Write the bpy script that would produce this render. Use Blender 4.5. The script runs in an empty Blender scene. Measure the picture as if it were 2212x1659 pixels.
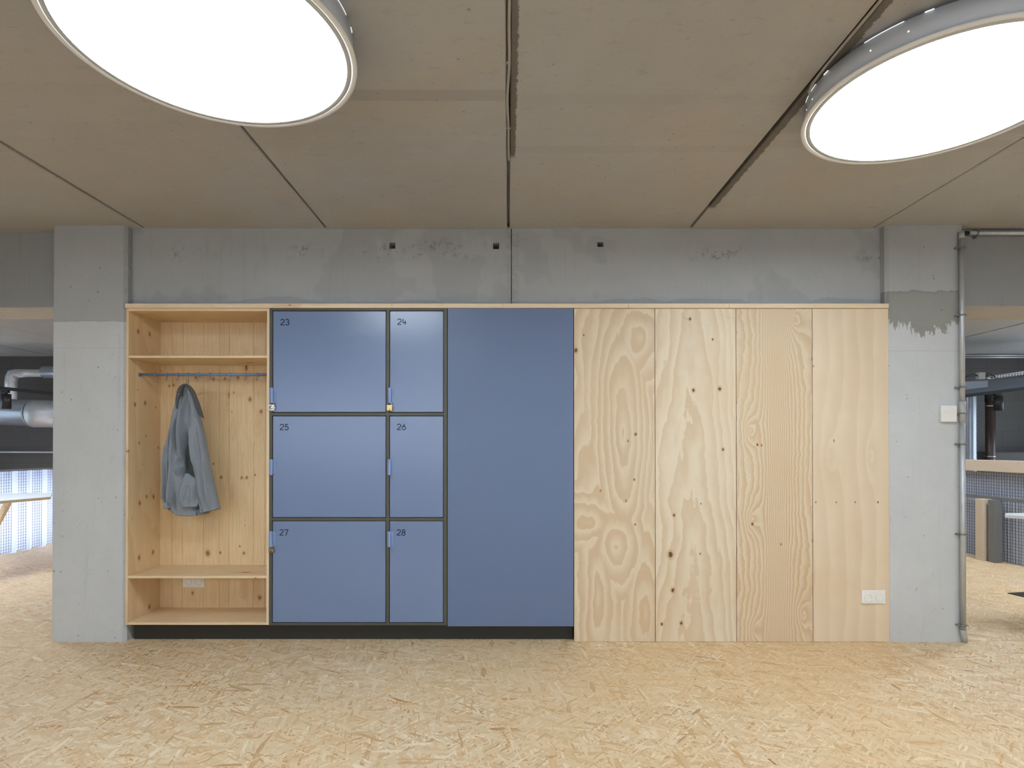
import bpy, bmesh, math, random
from mathutils import Vector, Matrix, noise
random.seed(7)
S = bpy.context.scene
COL = S.collection
PI = math.pi

# ------------------------------------------------------------------ camera model
F = 1240.0; IW, IH = 2212, 1659
PITCH = math.radians(0.3)
CAMY, CAMZ = -3.72, 1.263
PPX, PPY = 1098.0, 965.0 - F * math.tan(PITCH)
CP, SP = math.cos(PITCH), math.sin(PITCH)

def ray(x, y):
    a = (x - PPX) / F; b = (PPY - y) / F
    return Vector((a, CP - b * SP, b * CP + SP))
def onY(x, y, Y=0.0):
    d = ray(x, y); t = (Y - CAMY) / d.y
    return Vector((d.x * t, Y, CAMZ + d.z * t))
def onX(x, y, X):
    d = ray(x, y); t = X / d.x
    return Vector((X, CAMY + d.y * t, CAMZ + d.z * t))
def onZ(x, y, Z):
    d = ray(x, y); t = (Z - CAMZ) / d.z
    return Vector((d.x * t, CAMY + d.y * t, Z))
def PX(x, Y=0.0): return onY(x, 965, Y).x
def PZ(y, Y=0.0): return onY(1098, y, Y).z

cam_d = bpy.data.cameras.new('camera'); cam = bpy.data.objects.new('camera', cam_d); COL.objects.link(cam)
cam.location = (0, CAMY, CAMZ); cam.rotation_euler = (PI / 2 + PITCH, 0, 0)
cam_d.sensor_width = 36; cam_d.lens = 36 * F / IW
cam_d.shift_x = (IW / 2 - PPX) / IW
cam_d.shift_y = (PPY - IH / 2) / IW
cam_d.clip_start = 0.05
S.camera = cam

# ------------------------------------------------------------------ node expressions
class NT:
    def __init__(s, name):
        s.m = bpy.data.materials.new(name); s.m.use_nodes = True
        s.t = s.m.node_tree; s.n = s.t.nodes; s.l = s.t.links
        s.n.clear()
        s.out = s.n.new('ShaderNodeOutputMaterial')
        s.b = s.n.new('ShaderNodeBsdfPrincipled')
        s.l.new(s.b.outputs[0], s.out.inputs[0])
        g = s.n.new('ShaderNodeNewGeometry')
        s.pos = V(s, g.outputs['Position']); s.geo = g
        sx = s.n.new('ShaderNodeSeparateXYZ'); s.l.new(g.outputs['Position'], sx.inputs[0])
        s.x, s.y, s.z = (V(s, sx.outputs[i]) for i in range(3))
    def put(s, sock, v):
        if isinstance(v, V): s.l.new(v.s, sock)
        else:
            if isinstance(v, (tuple, list)) and len(v) == 3 and sock.type == 'RGBA': v = (*v, 1)
            sock.default_value = v
    def math(s, op, a, b=0.0, c=None):
        n = s.n.new('ShaderNodeMath'); n.operation = op
        s.put(n.inputs[0], a); s.put(n.inputs[1], b)
        if c is not None: s.put(n.inputs[2], c)
        return V(s, n.outputs[0])
    def vec(s, x, y, z=0.0):
        n = s.n.new('ShaderNodeCombineXYZ')
        for i, v in enumerate((x, y, z)): s.put(n.inputs[i], v)
        return V(s, n.outputs[0])
    def noise(s, vec, scale=1.0, detail=3.0, rough=0.5, dist=0.0, color=False):
        n = s.n.new('ShaderNodeTexNoise'); s.put(n.inputs['Vector'], vec)
        n.inputs['Scale'].default_value = scale; n.inputs['Detail'].default_value = detail
        n.inputs['Roughness'].default_value = rough; n.inputs['Distortion'].default_value = dist
        return V(s, n.outputs['Color' if color else 'Fac'])
    def voronoi(s, vec, scale=1.0, dim='3D', feature='F1', rnd=1.0):
        n = s.n.new('ShaderNodeTexVoronoi'); n.voronoi_dimensions = dim; n.feature = feature
        s.put(n.inputs['Vector'], vec); n.inputs['Scale'].default_value = scale
        n.inputs['Randomness'].default_value = rnd
        return V(s, n.outputs['Distance']), V(s, n.outputs['Color']) if feature == 'F1' else None
    def sep(s, col):
        n = s.n.new('ShaderNodeSeparateColor'); s.put(n.inputs[0], col)
        return [V(s, n.outputs[i]) for i in range(3)]
    def mix(s, f, a, b, mode='MIX'):
        n = s.n.new('ShaderNodeMix'); n.data_type = 'RGBA'; n.blend_type = mode
        s.put(n.inputs[0], f); s.put(n.inputs[6], a); s.put(n.inputs[7], b)
        return V(s, n.outputs[2])
    def step(s, v, a, b, o0=0.0, o1=1.0):        # smooth map a..b -> o0..o1
        n = s.n.new('ShaderNodeMapRange'); n.interpolation_type = 'SMOOTHSTEP'
        s.put(n.inputs[0], v)
        for i, q in enumerate((a, b, o0, o1)): s.put(n.inputs[i + 1], q)
        return V(s, n.outputs[0])
    def ramp(s, v, stops, interp='LINEAR'):
        n = s.n.new('ShaderNodeValToRGB'); n.color_ramp.interpolation = interp
        e = n.color_ramp.elements
        while len(e) > 1: e.remove(e[-1])
        e[0].position = stops[0][0]; e[0].color = (*stops[0][1], 1)
        for p, c in stops[1:]:
            q = e.new(p); q.color = (*c, 1)
        s.put(n.inputs[0], v)
        return V(s, n.outputs[0])
    def dist(s, a, b):
        n = s.n.new('ShaderNodeVectorMath'); n.operation = 'DISTANCE'
        s.put(n.inputs[0], a); s.put(n.inputs[1], b)
        return V(s, n.outputs['Value'])
    def bump(s, h, strength=0.3, dist=0.01):
        n = s.n.new('ShaderNodeBump'); n.inputs['Strength'].default_value = strength
        n.inputs['Distance'].default_value = dist; s.put(n.inputs['Height'], h)
        s.l.new(n.outputs[0], s.b.inputs['Normal'])
    def set(s, color=None, rough=None, metal=None, **k):
        if color is not None: s.put(s.b.inputs['Base Color'], color)
        if rough is not None: s.put(s.b.inputs['Roughness'], rough)
        if metal is not None: s.put(s.b.inputs['Metallic'], metal)
        for a, v in k.items(): s.put(s.b.inputs[a.replace('_', ' ')], v)
        return s.m

class V:
    def __init__(s, nt, sock): s.nt = nt; s.s = sock
    def __add__(s, o): return s.nt.math('ADD', s, o)
    __radd__ = __add__
    def __sub__(s, o): return s.nt.math('SUBTRACT', s, o)
    def __rsub__(s, o): return s.nt.math('SUBTRACT', o, s)
    def __mul__(s, o): return s.nt.math('MULTIPLY', s, o)
    __rmul__ = __mul__
    def __truediv__(s, o): return s.nt.math('DIVIDE', s, o)
    def abs(s): return s.nt.math('ABSOLUTE', s)
    def fract(s): return s.nt.math('FRACT', s)
    def max(s, o): return s.nt.math('MAXIMUM', s, o)
    def min(s, o): return s.nt.math('MINIMUM', s, o)
    def pow(s, o): return s.nt.math('POWER', s, o)
    def gt(s, o): return s.nt.math('GREATER_THAN', s, o)
    def lt(s, o): return s.nt.math('LESS_THAN', s, o)
    def sin(s): return s.nt.math('SINE', s)
    def sqrt(s): return s.nt.math('SQRT', s)
    def tanh(s): return s.nt.math('TANH', s)
    def exp(s): return s.nt.math('EXPONENT', s)

def srgb(r, g, b):
    f = lambda c: (c / 255 / 12.92) if c / 255 <= 0.04045 else ((c / 255 + 0.055) / 1.055) ** 2.4
    return (f(r), f(g), f(b))
def mul(c, k): return tuple(min(1, q * k) for q in c)

def plain(name, col, rough=0.5, metal=0.0, **k):
    return NT(name).set(col, rough, metal, **k)

# ------------------------------------------------------------------ materials
def concrete(name, base, var=0.12, pits=0.35, streaks=True, extra=None, brown=None, bumpy=0.15):
    t = NT(name)
    big = t.noise(t.pos, 1.3, 4, 0.6)
    mid = t.noise(t.pos, 7, 5, 0.65)
    fine = t.noise(t.pos, 90, 2, 0.6)
    v = 1.0 + (big - 0.5) * (var * 2.2) + (mid - 0.5) * var + (fine - 0.5) * 0.07
    if streaks:
        st = t.noise(t.vec(t.x * 14, t.y * 14, t.z * 0.8), 1, 3, 0.6)
        v = v - t.step(st, 0.58, 0.8) * 0.12
        cr = t.noise(t.vec(t.x * 3, t.y * 3, t.z * 0.35), 1, 3, 0.6)
        v = v - t.step((cr - 0.5).abs(), 0.010, 0.0) * 0.05 * t.step(mid, 0.45, 0.6)
    d, c = t.voronoi(t.pos, 17)
    r, g, b_ = t.sep(c)
    lumps = t.step(mid + big, 0.85, 1.15, 0.45, 1.0)
    pit = t.step(d, 0.13, 0.07) * t.step(r, 0.66, 0.72) * lumps
    d2, c2 = t.voronoi(t.pos, 48)
    r2, g2, b2 = t.sep(c2)
    pit = pit.max(t.step(d2, 0.17, 0.09) * t.step(r2, 0.72, 0.78) * lumps * 0.85)
    v = v * (1.0 - pit * pits)
    col = t.mix(0.0, base, base)
    if brown: col = t.mix(t.step(t.noise(t.pos, 0.9, 4, 0.6, 0.5), 0.4, 0.65), base, brown)
    if extra: v, col = extra(t, v, col)
    col = t.mix(1.0, col, t.vec(v, v, v), 'MULTIPLY')
    t.bump(mid * 0.4 + fine * 0.25 - pit * 1.2, bumpy, 0.004)
    return t.set(col, 0.78, Specular_IOR_Level=0.3)

CONC = srgb(202, 204, 204)
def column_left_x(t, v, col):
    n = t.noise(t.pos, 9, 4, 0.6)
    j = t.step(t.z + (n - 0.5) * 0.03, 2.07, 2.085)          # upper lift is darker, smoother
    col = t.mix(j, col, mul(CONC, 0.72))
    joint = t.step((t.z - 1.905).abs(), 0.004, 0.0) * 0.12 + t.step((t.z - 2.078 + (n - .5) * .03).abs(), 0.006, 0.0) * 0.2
    edge = t.step(t.x, -2.505, -2.49) * t.noise(t.vec(t.x * 40, t.y * 40, t.z * 30), 1, 3) * 0.28
    return v * (1.0 - joint) * (1.0 - edge), col
def column_right_x(t, v, col):
    n = t.noise(t.vec(t.x * 1.0, 0.0, t.z * 1.0), 7, 5, 0.65)
    n2 = t.noise(t.vec(t.x * 3.0, 0.0, t.z * 0.9), 9, 4, 0.7)
    top = t.step(t.z + (n - 0.5) * 0.10, 2.272, 2.284)
    low = t.step(t.z + (n2 - 0.5) * 0.42 + (t.x - 2.7).abs() * -0.35, 1.985, 2.0)
    patch = low * (1.0 - top)
    rim = t.step((t.z + (n - 0.5) * 0.10 - 2.268).abs(), 0.012, 0.0) * 0.12
    inner = t.step(((t.x - 2.72) * (t.x - 2.72) * 2.2 + (t.z - 2.18) * (t.z - 2.18) * 7 + (n - 0.5) * 0.2), 0.1, 0.13, 1.0, 0.0)
    col = t.mix(patch, col, srgb(150, 150, 144))
    col = t.mix(patch * inner * 0.35, col, srgb(160, 161, 157))
    col = t.mix(top, col, mul(CONC, 0.72))
    joint = t.step((t.z - 1.885).abs(), 0.005, 0.0) * 0.14
    return v * (1.0 - joint) * (1.0 - rim), col
def beam_x(t, v, col):
    n = t.noise(t.pos, 26, 5, 0.75)
    band = t.step(t.z, 2.46, 2.52) * t.step(t.z, 2.66, 2.58)
    where = t.noise(t.vec(t.x * 1.7 + 3.1, 0.0, t.z * 2.5), 1, 2)
    st = band * t.step(n, 0.5, 0.66) * t.step(where, 0.46, 0.6)
    drip = t.step(t.noise(t.vec(t.x * 22, 0.0, t.z * 2.2), 1, 4, 0.7), 0.6, 0.75) * t.step(t.z, 2.2, 2.5) * 0.16
    blot = t.noise(t.vec(t.x * 2.1, 1.7, t.z * 1.8), 1, 3, 0.6)
    low = t.step(t.z + (blot - 0.5) * 0.16, 2.235, 2.225) * 0.14
    rough = t.step((t.x - 0.03 + (n - .5) * 0.05).abs(), 0.06, 0.02) * t.step(n, 0.35, 0.62) * 0.16
    return v * (1.0 - st * 0.42) * (1.0 - drip) * (1.0 - t.step(blot, 0.56, 0.6) * 0.09) * (1.0 - low) * (1.0 - rough), col
M = {}
M['concrete_left'] = concrete('column concrete', CONC, extra=column_left_x, pits=0.5)
M['concrete_right'] = concrete('patched column concrete', CONC, extra=column_right_x, pits=0.4)
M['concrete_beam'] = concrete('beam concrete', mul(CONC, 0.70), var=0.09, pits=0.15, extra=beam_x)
def side_x(t, v, col):
    n = t.noise(t.pos, 30, 4, 0.7)
    under = t.step(t.geo_nz(), -0.6, -0.9)
    col = t.mix(under, col, srgb(192, 184, 172))
    g = t.step(t.noise(t.vec(t.x * 3, t.y * 40, 0.0), 1, 4, 0.7), 0.5, 0.7) * under * 0.2
    return v * (1.0 - g), col
def geo_nz(t):
    s = t.n.new('ShaderNodeSeparateXYZ'); t.l.new(t.geo.outputs['Normal'], s.inputs[0]); return V(t, s.outputs[2])
NT.geo_nz = geo_nz
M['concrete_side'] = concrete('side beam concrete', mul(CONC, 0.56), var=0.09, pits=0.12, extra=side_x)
def ceil_x(t, v, col):
    n = t.noise(t.pos, 38, 4, 0.75)
    for (a, b, k) in ((-1.42, -1.345, .14), (-1.16, -1.08, .08), (-1.02, -0.95, .05)):
        nn = t.y + (t.noise(t.vec(t.x * 1.1, t.y * 3, 0.0), 1, 2) - 0.5) * 0.03 + (t.math('FLOOR', t.x / 1.2) * 0.618).fract() * 0.09 - 0.03
        slab = t.step(t.noise(t.vec(t.math('FLOOR', (t.x + 0.0) / 1.2) * 3.7, k * 50 + 1.3, 0.0), 1, 0), 0.38, 0.55, 0.2, 1.0)
        v = v * (1.0 - t.step(nn, a, a + 0.012) * t.step(nn, b + 0.012, b) * slab * k)
    fl = t.noise(t.vec(t.x * 9, t.y * 26, 0.0), 1, 4, 0.7)
    v = v * (1.0 - t.step(fl, 0.58, 0.7) * 0.13)
    sk = t.noise(t.vec(t.x * 40, t.y * 70, 0.0), 1, 3, 0.7)
    v = v * (1.0 - t.step(sk, 0.64, 0.74) * 0.16)
    for xj, w, y0, y1 in ((0.018, 0.020, -9, -.9), (1.222, 0.022, -9, -.3), (-2.38, 0.012, -1.6, -1.1)):
        edge = (t.x - xj).abs() + (n - 0.5) * 0.035
        m = t.step(edge, w, w - 0.006) * t.step(t.y, y0, y0 + .03) * t.step(t.y, y1 + .05, y1)
        col = t.mix(m * 0.8, col, srgb(92, 84, 74))
    return v, col
M['ceiling'] = concrete('ceiling slab concrete', srgb(180, 180, 180), var=0.09, pits=0.34, streaks=False,
                        extra=ceil_x, brown=srgb(182, 177, 170), bumpy=0.12)
def block_x(t, v, col):
    bx = ((t.x + t.y) / 0.5 + t.math('FLOOR', t.z / 0.25) * 0.5).fract()
    bz = (t.z / 0.25).fract()
    j = t.step(bz, 0.03, 0.0).max(t.step(bx, 0.016, 0.0))
    return v * (1.0 - j * 0.4), col
M['blockwork'] = concrete('concrete blockwork', srgb(98, 94, 90), var=0.1, pits=0.3, streaks=False, extra=block_x)
M['plaster'] = concrete('white plaster', srgb(196, 196, 194), var=0.04, pits=0.0, streaks=False)
M['dark_concrete'] = concrete('dim concrete', srgb(120, 118, 115), var=0.1, pits=0.2, streaks=False)

def osb():
    t = NT('oriented strand board')
    w = t.noise(t.pos, 5, 2, 0.5, color=True)
    wr, wg, wb = t.sep(w)
    bx = t.x + (wr - 0.5) * 0.04; by = t.y + (wg - 0.5) * 0.04
    best = None
    K = 7
    for k in range(K):
        a = k * PI / K * 1.0 + 0.31 * (k % 2)
        lx = 0.065 if k % 3 else 0.12; ly = 0.0085 if k % 3 else 0.019
        ca, sa = math.cos(a) , math.sin(a)
        # strands favour running across the room
        u = (bx * ca + by * sa) / lx + 7.31 * k
        q = (by * ca - bx * sa) / ly + 3.77 * k
        d, c = t.voronoi(t.vec(u, q), 1, '2D')
        r, g, b = t.sep(c)
        e = t.step(d, 0.15, 0.75) * 0.10
        grain = t.noise(t.vec(u * 0.8, q * 7, 0.0), 1, 2, 0.6)
        g = g - e * 0.5 + (grain - 0.5) * 0.28
        if best is None: best, val, val2 = r, g, b
        else:
            m = r.gt(best)
            best = best.max(r)
            val = val + (g - val) * m
            val2 = val2 + (b - val2) * m
    col = t.ramp(val, [(0.0, srgb(196, 160, 116)), (0.06, srgb(212, 184, 144)), (0.25, srgb(221, 198, 161)),
                       (0.6, srgb(224, 203, 168)), (0.85, srgb(231, 213, 182)), (1.0, srgb(239, 224, 198))])
    tint = t.ramp(val2, [(0.0, srgb(225, 185, 135)), (0.06, srgb(240, 225, 205)), (0.5, (1, 1, 1)), (0.9, srgb(255, 246, 236)), (1.0, srgb(244, 214, 178))])
    col = t.mix(0.9, col, tint, 'MULTIPLY')
    rare = t.step(val2, 0.985, 0.99) * t.step(val, 0.5, 0.6)
    col = t.mix(rare * 0.55, col, srgb(128, 112, 90))
    sp, sc = t.voronoi(t.vec(t.x * 1.0, t.y * 1.0), 30, '2D'); sr, sg, sb = t.sep(sc)
    col = t.mix(t.step(sp, 0.09, 0.05) * sr.gt(0.90) * 0.75, col, srgb(80, 60, 45))
    big = t.noise(t.pos, 0.8, 3, 0.5)
    col = t.mix(t.step(big, 0.42, 0.62) * 0.35, col, srgb(226, 192, 142), 'MIX')
    # board joints
    jx = ((t.x + 0.35) / 1.25).fract(); jy = (t.y / 2.5 + 0.14).fract()
    j = t.step(jx, 0.0018, 0.0).max(t.step(jy, 0.0010, 0.0))
    col = t.mix(j * 0.35, col, srgb(150, 120, 85))
    t.bump(val, 0.1, 0.001)
    return t.set(col, 0.55, Specular_IOR_Level=0.35)
M['osb'] = osb()

PLY_L, PLY_D = srgb(226, 209, 181), srgb(203, 172, 132)
def knots(t, col, pts, ax='xz', dark=srgb(110, 78, 50), rim=srgb(190, 150, 105)):
    for (a, b, r) in pts:
        p = t.vec(t.x if ax[0] == 'x' else t.y, 0.0, t.z * 0.75)
        d = t.dist(p, (a, 0.0, b * 0.75)) + (t.noise(t.pos, 90, 2) - 0.5) * r * 0.9
        col = t.mix(t.step(d, r * 2.0, r) * 0.5, col, rim)
        col = t.mix(t.step(d, r * 0.95, r * 0.6), col, dark)
    return col
def ply(name, field, contrast=0.8, light=PLY_L, dark=PLY_D, kn=(), sharp=0.75, modmin=0.45):
    t = NT(name)
    warp = t.noise(t.vec(t.x * 3.2, t.y * 3.2, t.z * 0.9), 1, 4, 0.55)
    w2 = t.noise(t.vec(t.x * 14, t.y * 14, t.z * 5), 1, 3, 0.6)
    h = field(t, (warp - 0.5) * 2, (w2 - 0.5) * 2)
    fr = h.fract()
    band = t.step(fr, 0.0, sharp) * t.step(fr, 1.0, 0.9)
    mod = t.noise(t.vec(t.x * 2.4, t.y * 2.4, t.z * 0.7 + 5), 1, 3, 0.6)
    mod = t.step(mod, 0.3, 0.6, modmin, 1.0)
    fib = t.noise(t.vec(t.x * 240, t.y * 240, t.z * 5), 1, 3, 0.7)
    col = t.mix(band * mod * contrast, light, dark)
    col = t.mix((fib - 0.4) * 0.3, col, mul(dark, 0.9))
    blot = t.noise(t.pos, 1.6, 3, 0.6)
    col = t.mix(t.step(blot, 0.45, 0.7) * 0.22, col, srgb(212, 180, 136))
    fl, fc = t.voronoi(t.vec(t.x * 9, t.y * 9, t.z * 5), 1); r, g, b = t.sep(fc)
    col = t.mix(t.step(fl, 0.075, 0.03) * r.gt(0.72) * 0.7, col, srgb(125, 92, 62))
    if kn: col = knots(t, col, kn)
    return t.set(col, 0.52, Specular_IOR_Level=0.35)

def ell(t, cx, cz, rx, rz):
    a = (t.x - cx) / rx; b = (t.z - cz) / rz
    return (a * a + b * b).sqrt()
def jit(t): return (t.noise(t.vec(t.x * 5, 0.0, t.z * 13), 1, 3, 0.6) - 0.5) * 2
def f1(t, w, w2):
    d = ell(t, PX(1345), PZ(935), 0.050, 0.28)
    d = d.min(ell(t, PX(1330), PZ(1182), 0.07, 0.12) + 0.30)
    d = d.min(ell(t, PX(1385), PZ(730), 0.09, 0.12) + 0.85)
    d = d.min(ell(t, PX(1272), PZ(1130), 0.10, 0.09) + 0.85)
    d = d.min(ell(t, PX(1290), PZ(1290), 0.06, 0.3) + 0.7)
    d = d.min(ell(t, PX(1395), PZ(1330), 0.06, 0.25) + 0.9)
    return d * 1.25 + w * 1.7 + w2 * 0.28 + jit(t) * 0.18
def f2(t, w, w2):
    a = (t.x - PX(1490)) / 0.11
    return a * a * 0.55 + (2.3 - t.z) * -1.5 + w * 2.3 + w2 * 0.25 + jit(t) * 0.2
def f3(t, w, w2):
    u = (t.x - PX(1591)) / 0.5
    b = (ell(t, PX(1625), PZ(1120), .05, .09) * -1.0).exp() * 3.2
    b = b + (ell(t, PX(1622), PZ(930), .05, .10) * -1.0).exp() * 3.4
    b = b + (ell(t, PX(1715), PZ(690), .07, .10) * -1.0).exp() * 4.0
    b = b + (ell(t, PX(1630), PZ(1360), .05, .10) * -1.0).exp() * 3.0
    b = b + (ell(t, PX(1735), PZ(1330), .05, .10) * -1.0).exp() * 2.6
    return u * 9 + ((u - 0.52) * 5.5).tanh() * 7.0 + b * 1.3 + w * 2.4 + w2 * 0.4 + jit(t) * 0.5
def f4(t, w, w2):
    u = (t.x - PX(1756)) / 0.5
    b = (ell(t, PX(1793), PZ(985), .03, .10) * -1.0).exp() * 2.0
    b = b + (ell(t, PX(1882), PZ(985), .03, .10) * -1.0).exp() * 2.2
    return u * 5 + b + w * 0.8 + w2 * 0.1
def pk(l): return [(PX(x), PZ(y), r) for x, y, r in l]
M['ply1'] = ply('bold grain plywood', f1, 0.62, kn=pk([(1244, 757, .012), (1261, 724, .005), (1373, 938, .008), (1370, 1036, .006), (1297, 1060, .005), (1372, 1133, .005)]))
M['ply2'] = ply('knotty plywood', f2, 0.62, light=srgb(231, 217, 191), dark=srgb(209, 181, 143),
                kn=pk([(1498, 843, .010), (1555, 840, .011), (1562, 971, .008), (1448, 1198, .017), (1453, 1275, .012), (1471, 1346, .010), (1491, 689, .008), (1456, 1113, .008), (1512, 1196, .005), (1514, 1088, .004), (1429, 1348, .008), (1540, 733, .006)]), sharp=0.9)
M['ply3'] = ply('tight grain plywood', f3, 0.8, dark=srgb(206, 173, 131), modmin=0.7, kn=pk([(1636, 961, .007), (1645, 962, .005), (1625, 1132, .008)]), sharp=0.85)
def ply4():
    m = ply('pale plywood', f4, 0.30, light=srgb(233, 214, 186), dark=srgb(214, 184, 144), kn=pk([(1806, 1085, .004), (1847, 1085, .004), (1896, 1085, .005), (1762, 1085, .004)]))
    return m
M['ply4'] = ply4()
def fside(t, w, w2):
    return (t.y * 6 + t.z * 0.7) + w * 2.2 + w2 * 0.15
XL = PX(276)
lk = [(298, 716, .012), (323, 722, .012), (291, 874, .011), (313, 871, .012), (336, 880, .006), (315, 941, .005), (300, 957, .007), (341, 967, .007), (346, 970, .005),
      (301, 1087, .012), (316, 1073, .010), (331, 1073, .012), (300, 1205, .013), (330, 1193, .013), (322, 1311, .012), (277, 975, .006), (308, 1003, .004), (297, 842, .004), (285, 1120, .004)]
def wside():
    t_pts = []
    for x, y, r in lk:
        p = onX(x, y, XL); t_pts.append((p.y, p.z, r))
    t = NT('knotty side plywood')
    warp = t.noise(t.vec(t.x * 3.2, t.y * 3.2, t.z * 0.9), 1, 4, 0.55); w2 = t.noise(t.vec(t.x * 14, t.y * 14, t.z * 5), 1, 3, 0.6)
    fr = fside(t, (warp - 0.5) * 2, (w2 - 0.5) * 2).fract()
    col = t.mix(t.step(fr, 0.0, 0.8) * t.step(fr, 1.0, 0.9) * 0.35, srgb(231, 206, 166), srgb(208, 172, 124))
    fib = t.noise(t.vec(t.x * 200, t.y * 200, t.z * 4), 1, 3, 0.7)
    col = t.mix((fib - 0.4) * 0.25, col, srgb(190, 150, 102))
    col = knots(t, col, t_pts, 'yz', dark=srgb(150, 112, 72), rim=srgb(196, 158, 112))
    return t.set(col, 0.5, Specular_IOR_Level=0.35)
M['ply_side'] = wside()

def pine(name, axis, light=srgb(234, 208, 165), dark=srgb(205, 165, 115), knot_r=1.0, kn=()):
    t = NT(name)
    isl = V(t, t.geo.outputs['Random Per Island'])
    ax = {'x': (2.0, 55, 55), 'z': (55, 55, 2.0)}[axis]
    off = isl * 37.0
    p = t.vec(t.x * ax[0] + off, t.y * ax[1] + off, t.z * ax[2] + off)
    g = t.noise(p, 1.0, 4, 0.65, 0.4)
    kx = (3.0, 9, 9) if axis == 'x' else (9, 9, 3.0)
    d, c = t.voronoi(t.vec(t.x * kx[0] + off, t.y * kx[1], t.z * kx[2]), 1)
    r, gg, b = t.sep(c)
    on = r.gt(0.72)
    ring = t.step(d, 0.45, 0.1) * on
    lines = ((g * 5 + ring * 2.0)).fract()
    col = t.mix(t.step(lines, 0.2, 1.0) * 0.34, light, dark)
    col = t.mix(isl * 0.32, col, srgb(222, 186, 138))
    col = t.mix(ring * 0.35, col, srgb(200, 155, 105))
    col = t.mix(t.step(d, 0.11 * knot_r, 0.07 * knot_r) * on * 0.85, col, srgb(128, 84, 50))
    dd, cc = t.voronoi(t.vec(t.x * 22, t.y * 22, t.z * 11) if axis == 'z' else t.vec(t.x * 11, t.y * 22, t.z * 22), 1); r2, g2, b2 = t.sep(cc)
    col = t.mix(t.step(dd, 0.10, 0.06) * r2.gt(0.86) * 0.7, col, srgb(120, 75, 45))
    if kn: col = knots(t, col, kn, dark=srgb(158, 114, 74))
    return t.set(col, 0.5, Specular_IOR_Level=0.35)
YB = 0.345
bk = [(onY(x, y, YB).x, onY(x, y, YB).z, r) for x, y, r in [(366, 834, .007), (375, 832, .008), (540, 863, .012), (564, 889, .010), (514, 816, .010), (461, 819, .009), (486, 818, .007), (423, 815, .008), (478, 1031, .009), (522, 1032, .008), (533, 1032, .009), (551, 1026, .006), (449, 1195, .016), (476, 1194, .008), (527, 1195, .008), (518, 1180, .006), (461, 1002, .006), (505, 848, .005), (561, 1291, .012), (416, 1281, .009)]]
M['pine_back'] = pine('upright pine boards', 'z', kn=bk)
M['pine_shelf'] = pine('pine shelf boards', 'x', light=srgb(238, 214, 176), knot_r=0.9)
M['pine_cap'] = pine('planed pine capping', 'x', light=srgb(238, 220, 192), dark=srgb(220, 192, 156), knot_r=0.5)
M['pine_grey'] = pine('grey pine rail', 'x', light=srgb(214, 200, 182), dark=srgb(190, 170, 145), knot_r=0.8)
M['ply_edge'] = pine('pale plywood edge', 'z', light=srgb(234, 216, 188), dark=srgb(216, 192, 160), knot_r=0.4)

BLUE = srgb(115, 134, 170)
def blue(name, rough, col=BLUE, spec=0.45):
    t = NT(name)
    n = t.noise(t.pos, 1.4, 2, 0.5)
    f = t.noise(t.pos, 160, 2, 0.6)
    c = t.mix(t.step(n, 0.3, 0.7) * 0.2, col, mul(col, 0.93))
    t.bump(f, 0.03, 0.001)
    return t.set(c, rough, Specular_IOR_Level=spec)
M['blue'] = blue('blue lacquer', 0.25, spec=0.7)
M['blue_wide'] = blue('deep blue lacquer', 0.42, mul(BLUE, 0.80))
M['blue_light'] = blue('powder blue metal', 0.35, mul(BLUE, 1.5))
M['blue_rail'] = blue('blue grey tube', 0.4, srgb(112, 128, 156))
M['hook'] = plain('grey blue plastic', srgb(132, 146, 170), 0.4)
M['olive'] = blue('dark olive lacquer', 0.45, srgb(84, 83, 72))
M['plinth'] = blue('black olive plinth', 0.5, srgb(46, 44, 38))
M['ink'] = plain('navy lettering', srgb(20, 30, 50), 0.7, Specular_IOR_Level=0.15)
M['white_plastic'] = plain('white plastic', srgb(240, 238, 232), 0.3)
M['socket_in'] = plain('socket recess', srgb(214, 208, 196), 0.35)
M['black'] = plain('black', srgb(28, 27, 27), 0.5)
M['brass'] = plain('brass', srgb(214, 186, 130), 0.35, 0.75)
M['old_brass'] = plain('aged brass', srgb(150, 134, 98), 0.4, 0.75)
M['steel'] = plain('polished steel', srgb(205, 205, 205), 0.25, 1.0)
def galv(name, col, rough=0.35):
    t = NT(name)
    n = t.noise(t.pos, 22, 3, 0.6)
    return t.set(t.mix(n, mul(col, .8), col), rough, 0.55)
M['galv'] = galv('galvanised steel', srgb(206, 208, 210), 0.45)
M['spiral'] = galv('spiral duct steel', srgb(172, 178, 186), 0.3)
M['clamp'] = galv('zinc clamp', srgb(150, 148, 140), 0.45)
M['grey_pvc'] = plain('grey conduit', srgb(176, 176, 172), 0.4)
M['brown_pipe'] = plain('brown pipe', srgb(74, 56, 50), 0.35)
M['white_pc'] = plain('white lamp housing', srgb(206, 211, 220), 0.45)
M['lip'] = plain('pale trim ring', srgb(240, 240, 238), 0.5)
M['ringg'] = plain('grey trim ring', srgb(196, 198, 198), 0.5)
M['cable'] = plain('grey cable', srgb(172, 166, 156), 0.5)
def emit(name, col, k):
    t = NT(name)
    t.set((0.8, 0.8, 0.8), 0.5); t.put(t.b.inputs['Emission Color'], (*col, 1)); t.b.inputs['Emission Strength'].default_value = k
    return t.m
LAMP = 13.5
M['lamp'] = emit('glowing opal diffuser', (0.79, 0.895, 1.0), LAMP)
M['glow'] = emit('lit gap', (1.0, 0.98, 0.96), 1.1)
def fabric(name, col):
    t = NT(name)
    n = t.noise(t.pos, 7, 4, 0.6); f = t.noise(t.pos, 420, 2, 0.5)
    t.bump(t.noise(t.pos, 26, 5, 0.6, 1.0), 0.6, 0.008)
    return t.set(t.mix(n, mul(col, 0.84), mul(col, 1.1)), 0.72, Specular_IOR_Level=0.25, Sheen_Weight=0.15)
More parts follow.
